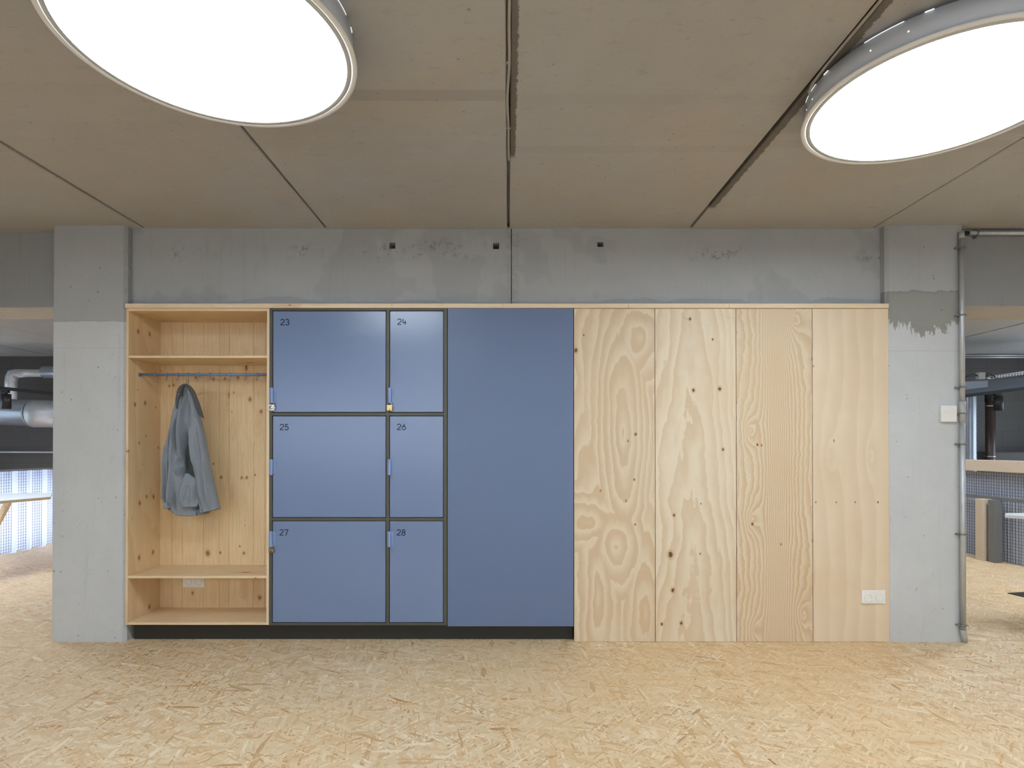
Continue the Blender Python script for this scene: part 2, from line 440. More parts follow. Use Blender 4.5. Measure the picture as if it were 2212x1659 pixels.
M['coat'] = fabric('grey waxed cotton', srgb(138, 145, 153))
M['lining'] = fabric('shaded lining', srgb(66, 70, 70))  # lining cloth with the shade inside the coat's gap put into its colour
M['coat_dark'] = fabric('dark grey lining', srgb(88, 92, 94))
def poly():
    t = NT('corrugated translucent sheet')
    tr = t.n.new('ShaderNodeBsdfTranslucent'); tr.inputs[0].default_value = (0.74, 0.78, 0.88, 1)
    t.set(srgb(176, 186, 206), 0.45)
    mx = t.n.new('ShaderNodeMixShader'); mx.inputs[0].default_value = 0.55
    t.l.new(t.b.outputs[0], mx.inputs[1]); t.l.new(tr.outputs[0], mx.inputs[2]); t.l.new(mx.outputs[0], t.out.inputs[0])
    return t.m
M['poly'] = poly()
M['sheet_grey'] = plain('corrugated grey sheet', srgb(206, 212, 226), 0.45)
M['table_white'] = plain('white laminate', srgb(232, 234, 236), 0.35)
M['rail_grey'] = plain('grey rail paint', srgb(120, 120, 118), 0.5)
M['mesh_wire'] = plain('wire mesh steel', srgb(96, 100, 110), 0.5, 0.6)
M['trunk'] = plain('grey trunking', srgb(86, 88, 94), 0.5)

# ------------------------------------------------------------------ mesh helpers
class MB:
    def __init__(s): s.b = bmesh.new()
    def _add(s, verts, faces, mi=0):
        vs = [s.b.verts.new(v) for v in verts]
        out = []
        for f in faces:
            try:
                q = s.b.faces.new([vs[i] for i in f]); q.material_index = mi; out.append(q)
            except ValueError: pass
        return vs, out
    def box(s, x0, x1, y0, y1, z0, z1, bev=0.0, mi=0, seg=1):
        x0, x1 = sorted((x0, x1)); y0, y1 = sorted((y0, y1)); z0, z1 = sorted((z0, z1))
        v = [(x, y, z) for x in (x0, x1) for y in (y0, y1) for z in (z0, z1)]
        vs, fs = s._add(v, [(0, 1, 3, 2), (4, 6, 7, 5), (0, 4, 5, 1), (2, 3, 7, 6), (0, 2, 6, 4), (1, 5, 7, 3)], mi)
        if bev:
            es = {e for f in fs for e in f.edges}
            bmesh.ops.bevel(s.b, geom=list(es), offset=bev, segments=seg, affect='EDGES', profile=0.5)
        return s
    def tube(s, pts, r, n=12, cap=True, mi=0, closed=False):
        pts = [Vector(p) for p in pts]; rings = []
        N = len(pts); up = None
        for i, p in enumerate(pts):
            if closed: d = (pts[(i + 1) % N] - pts[i - 1]).normalized()
            else: d = (pts[min(i + 1, N - 1)] - pts[max(i - 1, 0)]).normalized()
            if up is None:
                up = Vector((0, 0, 1)) if abs(d.z) < 0.9 else Vector((1, 0, 0))
            a = d.cross(up)
            if a.length < 1e-4: a = d.orthogonal()
            a.normalize(); b = a.cross(d).normalized(); up = b
            rr = r[i] if isinstance(r, (list, tuple)) else r
            rings.append([s.b.verts.new(p + (a * math.cos(2 * PI * k / n) + b * math.sin(2 * PI * k / n)) * rr) for k in range(n)])
        M_ = N if closed else N - 1
        for i in range(M_):
            A, B = rings[i], rings[(i + 1) % N]
            for k in range(n):
                f = s.b.faces.new((A[k], A[(k + 1) % n], B[(k + 1) % n], B[k])); f.material_index = mi; f.smooth = True
        if cap and not closed:
            f = s.b.faces.new(list(reversed(rings[0]))); f.material_index = mi
            f = s.b.faces.new(rings[-1]); f.material_index = mi
        return s
    def lathe(s, prof, c=(0, 0, 0), n=96, axis='z', mi=0, smooth=True):   # prof: [(r, h)]
        c = Vector(c); rings = []
        for r, h in prof:
            ring = []
            for k in range(n if r > 1e-6 else 1):
                a = 2 * PI * k / n
                if axis == 'z': p = Vector((r * math.cos(a), r * math.sin(a), h))
                elif axis == 'y': p = Vector((r * math.cos(a), h, r * math.sin(a)))
                else: p = Vector((h, r * math.cos(a), r * math.sin(a)))
                ring.append(s.b.verts.new(c + p))
            rings.append(ring)
        for A, B in zip(rings, rings[1:]):
            for k in range(n):
                a = [A[k % len(A)], A[(k + 1) % len(A)], B[(k + 1) % len(B)], B[k % len(B)]]
                u = []
                for v in a:
                    if v not in u: u.append(v)
                if len(u) > 2:
                    try:
                        f = s.b.faces.new(u); f.smooth = smooth; f.material_index = mi
                    except ValueError: pass
        return s
    def build(s, name, mats, parent=None, label=None, smooth=None, recalc=True):
        if recalc: bmesh.ops.recalc_face_normals(s.b, faces=s.b.faces)
        me = bpy.data.meshes.new(name); s.b.to_mesh(me); s.b.free()
        if not isinstance(mats, (list, tuple)): mats = [mats]
        for m in mats: me.materials.append(m)
        if smooth:
            for p in me.polygons: p.use_smooth = True
        o = bpy.data.objects.new(name, me); COL.objects.link(o)
        if parent is not None:
            off = wloc(parent); me.transform(Matrix.Translation(-off)); o.parent = parent
        elif len(me.vertices):                     # origin at the thing's base
            xs = [v.co.x for v in me.vertices]; ys = [v.co.y for v in me.vertices]; zs = [v.co.z for v in me.vertices]
            off = Vector(((min(xs) + max(xs)) / 2, (min(ys) + max(ys)) / 2, min(zs)))
            me.transform(Matrix.Translation(-off)); o.location = off
        if label: o['label'] = label
        return o
def wloc(o):
    p = o.location.copy()
    while o.parent: o = o.parent; p += o.location
    return p
def thing(name, label, cat, loc, group=None):
    o = bpy.data.objects.new(name, None); COL.objects.link(o); o.empty_display_size = 0.05
    o.location = loc; o['label'] = label; o['category'] = cat
    if group: o['group'] = group
    return o
def tag(o, label, cat, group=None):
    o['label'] = label; o['category'] = cat
    if group: o['group'] = group
    return o
def struct(o, label=None):
    o['kind'] = 'structure'
    if label: o['label'] = label
    return o
def dup(root, loc, label, group=None):
    r = root.copy(); COL.objects.link(r); r.location = loc; r['label'] = label
    if group: r['group'] = group
    for ch in list(root.children):
        c = ch.copy(); COL.objects.link(c); c.parent = r
        for g in ch.children:
            d = g.copy(); COL.objects.link(d); d.parent = c
    return r

# ------------------------------------------------------------------ the shell
ZC = 2.699; BY = 0.06; BZ = 2.196; SIDEX = 8.8; BACKY = -6.2; FARY = 5.4
struct(MB().box(-SIDEX, SIDEX, BACKY, FARY, -0.15, 0.0).build('floor', M['osb']), 'pale oriented strand board floor')
cb = MB()
for k in range(-8, 8):
    x0, x1 = k * 1.2, (k + 1) * 1.2
    g = 0.008
    zt = ZC + (0.0 if k % 2 else 0.004)
    cb.box(x0 + g, x1 - g, BACKY, FARY, zt, ZC + 0.2, 0.004)
cb.box(-9.7, 9.7, BACKY, FARY, ZC + 0.045, ZC + 0.3)
struct(cb.build('ceiling', M['ceiling']), 'grey brown concrete slabs with dark joints')
struct(MB().box(-SIDEX - .2, SIDEX + .2, BACKY - 0.2, BACKY, -0.1, ZC + 0.1).build('wall_back', M['plaster']))
struct(MB().box(-SIDEX - .2, -SIDEX, BACKY, FARY, -0.1, ZC + 0.1).build('wall_left', M['dark_concrete']))
struct(MB().box(SIDEX, SIDEX + .2, BACKY, FARY, -0.1, ZC + 0.1).build('wall_right', M['dark_concrete']))
struct(MB().box(-SIDEX - .2, SIDEX + .2, FARY, FARY + 0.2, -0.1, ZC + 0.1).build('wall_far', M['blockwork']), 'dim blockwork wall beyond the balustrades')

CLx0, CLx1 = PX(112), PX(265) + 0.02
CRx0, CRx1 = PX(1922) - 0.02, PX(2082)
def column(x0, x1, mat, label):
    c = MB()
    ch = 0.018
    pr = [(x0 + ch / 2, 0), (x1 - ch, 0), (x1, ch), (x1, 0.47), (x0, 0.47), (x0, ch / 2)] if x0 < 0 else [(x0 + ch, 0), (x1 - ch / 2, 0), (x1, ch / 2), (x1, 0.47), (x0, 0.47), (x0, ch)]
    n = len(pr); H = 2.72
    vs = [(x, y, 0) for x, y in pr] + [(x, y, H) for x, y in pr]
    c._add(vs, [tuple(range(n))[::-1], tuple(range(n, 2 * n))] + [(i, (i + 1) % n, n + (i + 1) % n, n + i) for i in range(n)])
    return struct(c.build('concrete_column', mat), label)
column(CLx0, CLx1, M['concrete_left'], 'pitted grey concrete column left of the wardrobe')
column(CRx0, CRx1, M['concrete_right'], 'grey concrete column with a darker patch, right of the plywood')

# beam over the cabinets, with three square sockets
def holed(x0, x1, z0, z1, y, holes, depth):
    b = MB()
    xs = sorted({x0, x1, *[h[0] for h in holes], *[h[1] for h in holes]})
    zs = sorted({z0, z1, *[h[2] for h in holes], *[h[3] for h in holes]})
    for i in range(len(xs) - 1):
        for j in range(len(zs) - 1):
            cx, cz = (xs[i] + xs[i + 1]) / 2, (zs[j] + zs[j + 1]) / 2
            if any(h[0] < cx < h[1] and h[2] < cz < h[3] for h in holes): continue
            b._add([(xs[i], y, zs[j]), (xs[i + 1], y, zs[j]), (xs[i + 1], y, zs[j + 1]), (xs[i], y, zs[j + 1])], [(0, 1, 2, 3)])
    for (a, c_, d, e) in holes:
        p = [(a, y, d), (c_, y, d), (c_, y, e), (a, y, e)]; q = [(u, y + depth, w) for u, _, w in p]
        b._add(p + q, [(0, 4, 5, 1), (1, 5, 6, 2), (2, 6, 7, 3), (3, 7, 4, 0), (4, 7, 6, 5)])
    return b
def hole(x, y, w=6.6, h=6.6, Y=BY):
    a = onY(x - w, y + h, Y); b = onY(x + w, y - h, Y); return (a.x, b.x, a.z, b.z)
hs = [hole(847.5, 530.5), hole(1071.5, 531.5), hole(1297, 528, 6.6, 5.2)]
jx = PX(1105, BY)
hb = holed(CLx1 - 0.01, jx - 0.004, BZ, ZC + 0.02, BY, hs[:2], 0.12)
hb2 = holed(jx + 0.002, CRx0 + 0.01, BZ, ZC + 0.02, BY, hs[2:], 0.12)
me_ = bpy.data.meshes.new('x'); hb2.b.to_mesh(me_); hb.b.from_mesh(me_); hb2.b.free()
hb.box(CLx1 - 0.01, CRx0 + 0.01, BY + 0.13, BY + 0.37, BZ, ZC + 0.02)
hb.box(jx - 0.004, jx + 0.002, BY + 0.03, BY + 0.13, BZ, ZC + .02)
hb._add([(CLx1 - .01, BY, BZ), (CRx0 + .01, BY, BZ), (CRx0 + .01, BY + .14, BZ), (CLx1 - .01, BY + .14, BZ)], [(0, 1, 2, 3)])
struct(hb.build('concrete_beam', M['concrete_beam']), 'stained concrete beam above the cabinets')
bm_ = MB()
struct(MB().box(-SIDEX, CLx0 + 0.0, 0.126, 0.476, BZ, ZC + 0.02, 0.004).build('concrete_beam', M['concrete_side']), 'concrete beam over the left opening')
struct(MB().box(CRx1 - 0.0, SIDEX, 0.088, 0.50, BZ, ZC + 0.02, 0.004).build('concrete_beam', M['concrete_side']), 'concrete beam over the right opening')
struct(MB().box(CLx1 - 0.01, CRx0 + 0.01, 0.39, 0.43, 0, BZ + .01).build('wall_partition', M['dark_concrete']))

# ------------------------------------------------------------------ capping boards
CAPZ0, CAPZ1 = PZ(665, -0.014), PZ(655.5, -0.014)
jn = [268.5, 846, 1086, 1358, 1576, 1921.5]
names = ['above the wardrobe and locker 23', 'above locker 24', 'above the blue panel and the first plywood panel',
         'above the second plywood panel', 'above the two right-hand plywood panels']
for a, b, nm in zip(jn, jn[1:], names):
    o = MB().box(PX(a, -.014) + 0.0006, PX(b, -.014) - 0.0006, -0.014, 0.10 if False else 0.058, CAPZ0, CAPZ1, 0.0015).build('capping_board', M['pine_cap'])
    tag(o, 'pale pine capping board ' + nm, 'board', 'capping boards along the cabinet tops')

# ------------------------------------------------------------------ wardrobe niche
D = 0.363
WX0, WX1 = PX(271.5), PX(581.5)
WZ0, WZ1 = PZ(1350), CAPZ0
T = 0.0155
wr = thing('open_wardrobe', 'open pine wardrobe niche with shelves, left of the blue lockers', 'wardrobe', ((WX0 + WX1) / 2, 0.18, WZ0))
def wpanel(x0, x1, y0, y1, z0, z1, name, mat, edge=True):
    MB().box(x0, x1, y0, y1, z0, z1, 0.0008).build(name, mat, wr)
MB().box(WX0, WX0 + T, 0.0005, D, WZ0, WZ1, 0.0008).build('side_panel', M['ply_side'], wr)
MB().box(WX1 - T - .001, WX1, 0, D, WZ0, WZ1, 0.0008).build('side_panel', M['ply_edge'], wr)
MB().box(WX0 + T, WX1 - T - .001, 0.001, D, WZ1 - 0.017, WZ1, 0.0008).build('top_panel', M['pine_shelf'], wr)
MB().box(WX0 + T, WX1 - T - .001, 0.001, D, WZ0, WZ0 + 0.016, 0.0008).build('bottom_panel', M['pine_shelf'], wr)
MB().box(WX0 + T, WX1 - T - .001, 0.004, D - .01, PZ(773), PZ(768), 0.0008).build('shelf', M['pine_shelf'], wr)
MB().box(WX0 + T, WX1 - T - .001, 0.002, D - .01, PZ(1249.5), PZ(1244), 0.0008).build('bench_shelf', M['pine_shelf'], wr)
bb = MB()
xs = [349, 372, 394.5, 440, 474, 495, 548, 573, 600]
xw = [onY(x, 965, YB).x for x in xs]; xw[0] = WX0 + T - 0.004; xw[-1] = WX1 - T + 0.004
for i in range(len(xw) - 1):
    bb.box(xw[i] + 0.0005, xw[i + 1] - 0.0005, YB, D + 0.003, WZ0 + 0.002, WZ1 - 0.002, 0.0012)
bb.build('back_panel', M['pine_back'], wr)

# clothes rail
RY = 0.115
ra, rb = onY(302, 809.3, RY), onY(590, 809.3, RY)
RZ = ra.z; RR = 0.0092
rail = thing('clothes_rail', 'round blue-grey clothes rail across the wardrobe', 'rail', ((ra.x + rb.x) / 2, RY, RZ))
MB().tube([(WX0 + T, RY, RZ), (WX1 - T - .001, RY, RZ)], RR, 20).build('rail_tube', M['blue_rail'], rail)
# the tube stops against the side panel; flange there
MB().lathe([(0.0, 0.004), (0.013, 0.004), (0.0145, 0.0), (0.0, 0.0)], (WX0 + T, RY, RZ), 24, 'x').build('flange', M['blue_rail'], rail)

def hook_mesh(parent):
    c = Vector((0, 0, 0))
    ring = [(0, math.cos(a) * (RR + 0.0022), math.sin(a) * (RR + 0.0022)) for a in [2 * PI * i / 20 for i in range(20)]]
    off = wloc(parent)
    MB().tube([off + Vector(p) for p in ring], 0.0024, 8, closed=True).build('ring', M['hook'], parent)
    pts = [(0.002, 0, -0.0105), (0.0028, -0.002, -0.018), (0.006, -0.004, -0.024), (0.007, -0.006, -0.031), (0.003, -0.0065, -0.038), (-0.003, -0.0065, -0.0385), (-0.0062, -0.006, -0.034), (-0.0068, -0.006, -0.0285)]
    MB().tube([off + Vector(p) for p in pts], [.0026, .0026, .0028, .003, .003, .003, .0028, .0022], 8).build('hook', M['hook'], parent)
hx = [335.4, 360.8, 385.3, 405.9, 429.8, 454.1, 474.3, 497.5, 530.5, 556.6]
hl = ['first from the left', 'second from the left', 'third from the left', 'holding the grey coat', 'just right of the coat', 'sixth from the left',
      'seventh from the left', 'eighth from the left, before the wide gap', 'second from the right end', 'closest to the right end']
h0 = None
for i, x in enumerate(hx):
    loc = (onY(x, 809, RY).x, RY, RZ)
    lab = 'blue-grey ring hook on the clothes rail, ' + hl[i]
    if h0 is None:
        h0 = thing('coat_hook', lab, 'hook', loc, 'ring hooks on the clothes rail'); hook_mesh(h0)
    else: h = dup(h0, loc, lab); h.rotation_euler.z = random.uniform(-.6, .4)

# ------------------------------------------------------------------ coat
def C(cx, cy): return 300 + cx / 4.607, 780 + cy / 4.607
def lerp_rows(rows, y):
    for a, b in zip(rows, rows[1:]):
        if a[0] <= y <= b[0]:
            t = (y - a[0]) / (b[0] - a[0])
            return [p + (q - p) * t for p, q in zip(a, b)]
    return list(rows[-1] if y > rows[-1][0] else rows[0])
def smooth_rows(rows, y, w):
    acc = None
    for k in range(-3, 4):
        r = lerp_rows(rows, min(max(y + k * w / 3, rows[0][0]), rows[-1][0]))
        acc = r if acc is None else [p + q for p, q in zip(acc, r)]
    return [p / 7 for p in acc]
def pl(path, y):
    if y < path[0][1] or y > path[-1][1]: return None
    for (x0, y0), (x1, y1) in zip(path, path[1:]):
        if y0 <= y <= y1: return x0 + (x1 - x0) * (y - y0) / (y1 - y0)
def puff(rows, folds, yoff, th, hem=None, nr=110, nc=72, seed=0.0, wr=0.004, pw=0.75, thtop=0.35):
    b = MB(); rings = []
    y0, y1 = rows[0][0], rows[-1][0]
    for i in range(nr + 1):
        s = i / nr; y = y0 + (y1 - y0) * s
        _, xl, xr = smooth_rows(rows, y, 24)[:3]
        ring = []
        k = th * min(1.0, thtop + (1 - thtop) * s * 3.0)
        for j in range(nc):
            a = 2 * PI * j / nc
            ca, sa = math.cos(a), math.sin(a)
            x = (xl + xr) / 2 + (xr - xl) / 2 * math.copysign(abs(ca) ** 0.8, ca)
            front = sa > 0
            dy = -k * (abs(sa) ** pw) if front else k * (abs(sa) ** pw)
            yy = y
            if hem: yy = y + (s ** 5) * (hem(x) - y1)
            if front:
                for path, amp, wd in folds:
                    fx = pl(path, y)
                    if fx is None: continue
                    L_ = (path[-1][1] - path[0][1]) * 0.35; e = min(1.0, (y - path[0][1]) / L_, (path[-1][1] - y) / min(L_, 90.0)); e = e * e * (3 - 2 * e) if e > 0 else 0
                    dy += 2.0 * amp * max(e, 0) * math.exp(-((x - fx) / wd) ** 2) * abs(sa) ** 0.35
            px, py = C(x, yy)
            Yd = yoff + dy
            p = onY(px, py, yoff)                # own depth kept as a real offset
            nz = noise.noise(Vector((p.x * 22 + seed, p.z * 9, seed))) + 0.5 * noise.noise(Vector((p.x * 60, p.z * 30, seed * 3)))
            p.y = Yd + nz * wr * (1 if front else .5)
            ring.append(b.b.verts.new(p))
        rings.append(ring)
    for A, B in zip(rings, rings[1:]):
        for j in range(nc):
            b.b.faces.new((A[j], A[(j + 1) % nc], B[(j + 1) % nc], B[j]))
    b.b.faces.new(rings[0]); 
    # inner hem: tuck up inside so that the bottom reads as open cloth
    inner = []
    for v in rings[-1]:
        c = sum((w.co for w in rings[-1]), Vector()) / nc
        q = v.co + (c - v.co) * 0.12; q.z += 0.03
        inner.append(b.b.verts.new(q))
    for j in range(nc):
        b.b.faces.new((rings[-1][j], rings[-1][(j + 1) % nc], inner[(j + 1) % nc], inner[j]))
    b.b.faces.new(inner)
    return b
coat_base = onY(*C(500, 1530), 0.12)
coat = thing('hanging_coat', 'grey cotton coat hanging from a hook in the wardrobe', 'coat', (coat_base.x, 0.13, coat_base.z))
def hem(x):
    pts = [(290, 1462), (318, 1478), (370, 1492), (430, 1525), (520, 1535), (600, 1528), (700, 1516)]
    if x <= pts[0][0]: return pts[0][1]
    for (a, b), (c, d) in zip(pts, pts[1:]):
        if a <= x <= c: return b + (d - b) * (x - a) / (c - a)
    return pts[-1][1]
body_rows = [(238, 448, 492), (262, 425, 515), (320, 400, 540), (420, 378, 565), (520, 355, 590), (650, 338, 605), (800, 325, 625), (950, 305, 645), (1100, 296, 665), (1250, 292, 680), (1400, 298, 690), (1500, 306, 694)]
folds = [([(470, 262), (450, 450), (415, 700), (392, 950), (372, 1450)], -0.030, 24),
         ([(440, 262), (405, 480), (370, 700), (350, 950), (330, 1400)], 0.034, 15),
         ([(500, 262), (478, 450), (462, 700), (452, 900), (440, 1150)], -0.024, 18),
         ([(480, 300), (448, 520), (436, 740), (445, 900), (470, 1110)], 0.026, 9),
         ([(535, 680), (522, 850), (512, 1000), (515, 1110), (520, 1200)], 0.042, 30),
         ([(385, 650), (362, 780), (340, 900), (322, 1000), (310, 1100), (310, 1250), (320, 1480)], 0.035, 12),
         ([(512, 560), (535, 950), (575, 1180), (612, 1400), (620, 1500)], 0.035, 14),
         ([(400, 900), (392, 1100), (400, 1300), (410, 1500)], 0.016, 12),
         ([(345, 1150), (352, 1300), (350, 1490)], -0.014, 18),
         ([(640, 900), (655, 1500)], 0.02, 20)]
puff(body_rows, folds, 0.165, 0.062, hem, seed=1.3, nc=120, nr=150).build('body', M['coat'], coat, smooth=True)
sl = [(292, 392, 425), (350, 372, 432), (420, 366, 428), (520, 345, 415), (600, 330, 398), (700, 310, 378), (780, 295, 362), (880, 270, 345), (980, 255, 325), (1060, 248, 310), (1200, 252, 305), (1300, 262, 314), (1400, 265, 320), (1466, 263, 318)]
puff(sl, [([(360, 640), (340, 800), (325, 930)], 0.022, 12), ([(290, 700), (280, 900), (275, 1440)], -0.012, 14), ([(300, 960), (290, 1050), (285, 1200), (300, 1440)], 0.014, 9)],
     0.108, 0.038, seed=4.1, wr=0.007, nc=72).build('sleeve', M['coat'], coat, smooth=True)
sr = [(285, 488, 520), (350, 492, 545), (450, 500, 575), (540, 508, 600), (680, 515, 640), (800, 520, 662), (900, 530, 680), (1000, 543, 695), (1080, 555, 712), (1200, 578, 740), (1280, 590, 760), (1380, 606, 782), (1494, 622, 808)]
def cuff(x): return 1514 + (x - 622) * (1471 - 1514) / 186
puff(sr, [([(525, 600), (535, 800), (560, 1050)], -0.010, 16), ([(585, 560), (600, 800), (650, 1100), (705, 1480)], 0.012, 20), ([(640, 900), (700, 1200), (740, 1490)], -0.012, 24),
          ([(512, 380), (520, 520), (505, 640)], 0.014, 10), ([(610, 1320), (640, 1440), (660, 1490)], 0.012, 12)],
     0.105, 0.044, cuff, seed=7.7, wr=0.006, nc=84).build('sleeve', M['coat'], coat, smooth=True)
ln = [(690, 534, 541), (760, 515, 540), (830, 488, 542), (890, 463, 548), (1000, 458, 558), (1090, 470, 570), (1180, 512, 584)]
puff(ln, [([(480, 880), (490, 1000), (505, 1150)], 0.01, 14)], 0.112, 0.010, seed=5.5, wr=0.004, nr=40, nc=40).build('lining', M['lining'], coat, label='lining at the front opening, coloured dark for the shade inside', smooth=True)
pk_rows = [(1118, 468, 484), (1150, 452, 545), (1190, 436, 588), (1250, 420, 600), (1320, 404, 608), (1390, 394, 614), (1425, 408, 612), (1450, 455, 570)]
pkt = puff(pk_rows, [([(500, 1180), (470, 1280), (440, 1420)], 0.009, 20), ([(545, 1190), (560, 1300), (540, 1440)], -0.008, 14), ([(585, 1200), (590, 1420)], 0.01, 8)], 0.094, 0.028, seed=9.2, wr=0.006, nr=60, nc=60).build('pocket', M['coat'], coat, smooth=True)
pb = onY(*C(492, 1200), 0.074)
MB().lathe([(0, -0.003), (0.003, -0.003), (0.0042, 0.0), (0.0, 0.001)], pb, 16, 'y').build('snap_button', M['steel'], pkt)
outer = [(372, 475), (364, 400), (366, 350), (378, 290), (400, 250), (440, 224), (480, 226), (515, 250), (552, 300), (592, 400), (622, 490), (645, 572)]
inner = [(384, 450), (402, 400), (420, 350), (434, 300), (446, 264), (460, 248), (474, 262), (490, 288), (520, 350), (560, 450), (592, 525), (620, 558)]
cl = MB(); rows_ = []
def dens(p, n=6):
    r = []
    for a, b in zip(p, p[1:]):
        for k in range(n): r.append((a[0] + (b[0] - a[0]) * k / n, a[1] + (b[1] - a[1]) * k / n))
    r.append(p[-1])
    for _ in range(3): r = [r[0]] + [((r[i - 1][0] + 2 * r[i][0] + r[i + 1][0]) / 4, (r[i - 1][1] + 2 * r[i][1] + r[i + 1][1]) / 4) for i in range(1, len(r) - 1)] + [r[-1]]
    return r
O_, I_ = dens(outer), dens(inner)
for side in (0, 1):
    g = []
    for o_, i_ in zip(O_, I_):
        row = []
        for k in range(7):
            s = k / 6
            x = o_[0] + (i_[0] - o_[0]) * s; y = o_[1] + (i_[1] - o_[1]) * s
            px, py = C(x, y)
            dpt = 0.075 - 0.018 * math.sin(PI * s) + 0.02 * s
            p = onY(px, py, dpt); p.y = dpt + (0.007 if side else 0)
            row.append(cl.b.verts.new(p))
        g.append(row)
    rows_.append(g)
for g in rows_:
    for A, B in zip(g, g[1:]):
        for k in range(6): cl.b.faces.new((A[k], A[k + 1], B[k + 1], B[k]))
g0, g1 = rows_
for A, B, A1, B1 in zip(g0, g0[1:], g1, g1[1:]):
    cl.b.faces.new((A[0], B[0], B1[0], A1[0])); cl.b.faces.new((A[-1], B[-1], B1[-1], A1[-1]))
collar = cl.build('collar', M['coat_dark'], coat, smooth=True, label='dark grey turned-out collar')
for q in ((398, 328), (400, 292)):
    p = onY(*C(*q), 0.062)
    MB().lathe([(0, -0.002), (0.0028, -0.002), (0.0038, 0.001), (0, 0.004)], p, 14, 'y').build('snap_button', M['steel'], collar)
p0 = onY(*C(487, 200), RY - .006)
lp = onY(*C(487, 240), RY)
MB().tube([(p0.x - .004, RY - .008, RZ - 0.034), (p0.x - .007, RY - .006, RZ - 0.045), (lp.x - .01, 0.10, lp.z - .01), (lp.x + .008, 0.10, lp.z - .01), (p0.x + .005, RY - .005, RZ - .045), (p0.x + .002, RY - .008, RZ - .034)], 0.002, 8).build('hanging_loop', M['coat_dark'], coat)

# ------------------------------------------------------------------ sockets
def socket(xc, zc, Y, label, kn):
    t = thing('wall_socket', label, 'socket', (xc, Y, zc - 0.0425))
    w, h = 0.0765, 0.0425
    MB().box(xc - w, xc + w, Y - 0.009, Y, zc - h, zc + h, 0.003, seg=2).build('frame', M['white_plastic'], t)
    for sx in (-0.036, 0.036):
        c = (xc + sx, Y - 0.009, zc)
        s = MB()
        s.lathe([(0.0275, -0.001), (0.026, -0.0035), (0.0225, -0.0035), (0.0205, -0.002), (0.0195, 0.012), (0, 0.012)], c, 40, 'y')
        so = s.build('outlet', [M['white_plastic'], M['socket_in']], t)
        for p in so.data.polygons:
            if p.center.length and (p.center.y + wloc(t).y) > Y - 0.0105 : p.material_index = 1
        h_ = MB()
        for dx in (-0.0095, 0.0095):
            h_.lathe([(0.0, -0.0002), (0.0028, -0.0002), (0.0028, 0.002), (0, 0.002)], (c[0] + dx, Y - 0.0005 + 0.003, zc), 12, 'y')
        h_.box(c[0] - .003, c[0] + .003, Y - .006, Y + .003, zc + .0165, zc + .0195)
        h_.box(c[0] - .003, c[0] + .003, Y - .006, Y + .003, zc - .0195, zc - .0165)
        h_.build('contact', M['black'], so)
    return t
p = onY(1885.5, 1289, 0)
socket(p.x, p.z, -0.0, 'white double power socket on the rightmost plywood panel', 0)
p = onY(419, 1255.5, YB)
socket(p.x, p.z, YB - 0.0005, 'white double power socket under the bench shelf in the wardrobe', 0)

# ------------------------------------------------------------------ lockers
LX0, LX1 = PX(582), PX(965.8)
LZ0, LZ1 = PZ(1350.5), CAPZ0
FD = 0.37
lk_ = thing('locker_cabinet', 'dark olive framed locker cabinet with six numbered blue doors', 'lockers', ((LX0 + LX1) / 2, 0.18, LZ0))
cols = [(589.6, 833.0), (842.2, 957.2)]
rws = [(672.3, 890.0), (899.3, 1117.3), (1126.0, 1344.3)]
fb = MB()
gx = [LX0, PX(588.4), PX(834.4), PX(841.0), PX(958.4), LX1]
gz = [LZ1, PZ(671.0), PZ(891.4), PZ(898.0), PZ(1118.6), PZ(1124.8), PZ(1345.5), LZ0]
FY = -0.003
for a, b in ((0, 1), (2, 3), (4, 5)): fb.box(gx[a], gx[b], FY, FD, LZ0, LZ1, 0.0008)
for a, b in ((0, 1), (2, 3), (4, 5), (6, 7)):
    for c_, d_ in ((1, 2), (3, 4)): fb.box(gx[c_], gx[d_], FY + 0.0003, FD, gz[b], gz[a], 0.0008)
fb.box(LX0, LX1, FD - 0.012, FD, LZ0, LZ1)
fb.build('frame', M['olive'], lk_)

def arc(cx, cy, rx, ry, a0, a1, n=14):
    return [(cx + rx * math.cos(math.radians(a0 + (a1 - a0) * i / n)), cy + ry * math.sin(math.radians(a0 + (a1 - a0) * i / n))) for i in range(n + 1)]
def digit(c):                                   # unit height, width about 0.62
    if c == '2': return [arc(.31, .70, .29, .27, 165, -35, 16) + [(.30, .34), (.12, .20), (.03, .04), (.63, .04)]]
    if c == '3': return [arc(.31, .735, .25, .24, 160, -70, 16) + [(.28, .52)], [(.28, .52)] + arc(.31, .27, .29, .25, 72, -165, 18)]
    if c == '4': return [[(.10, 1.0), (.10, .34), (.66, .34)], [(.48, .72), (.48, 0.0)]]
    if c == '5': return [[(.56, .96), (.10, .96), (.10, .50)] + arc(.31, .32, .28, .29, 130, -160, 20)]
    if c == '6': return [[(.46, 1.0), (.12, .50)], arc(.31, .33, .29, .30, 0, 360, 28)]
    if c == '7': return [[(.02, .96), (.60, .96), (.22, 0.0)]]
    if c == '8': return [arc(.31, .745, .23, .22, 0, 360, 24), arc(.31, .27, .28, .25, 0, 360, 26)]
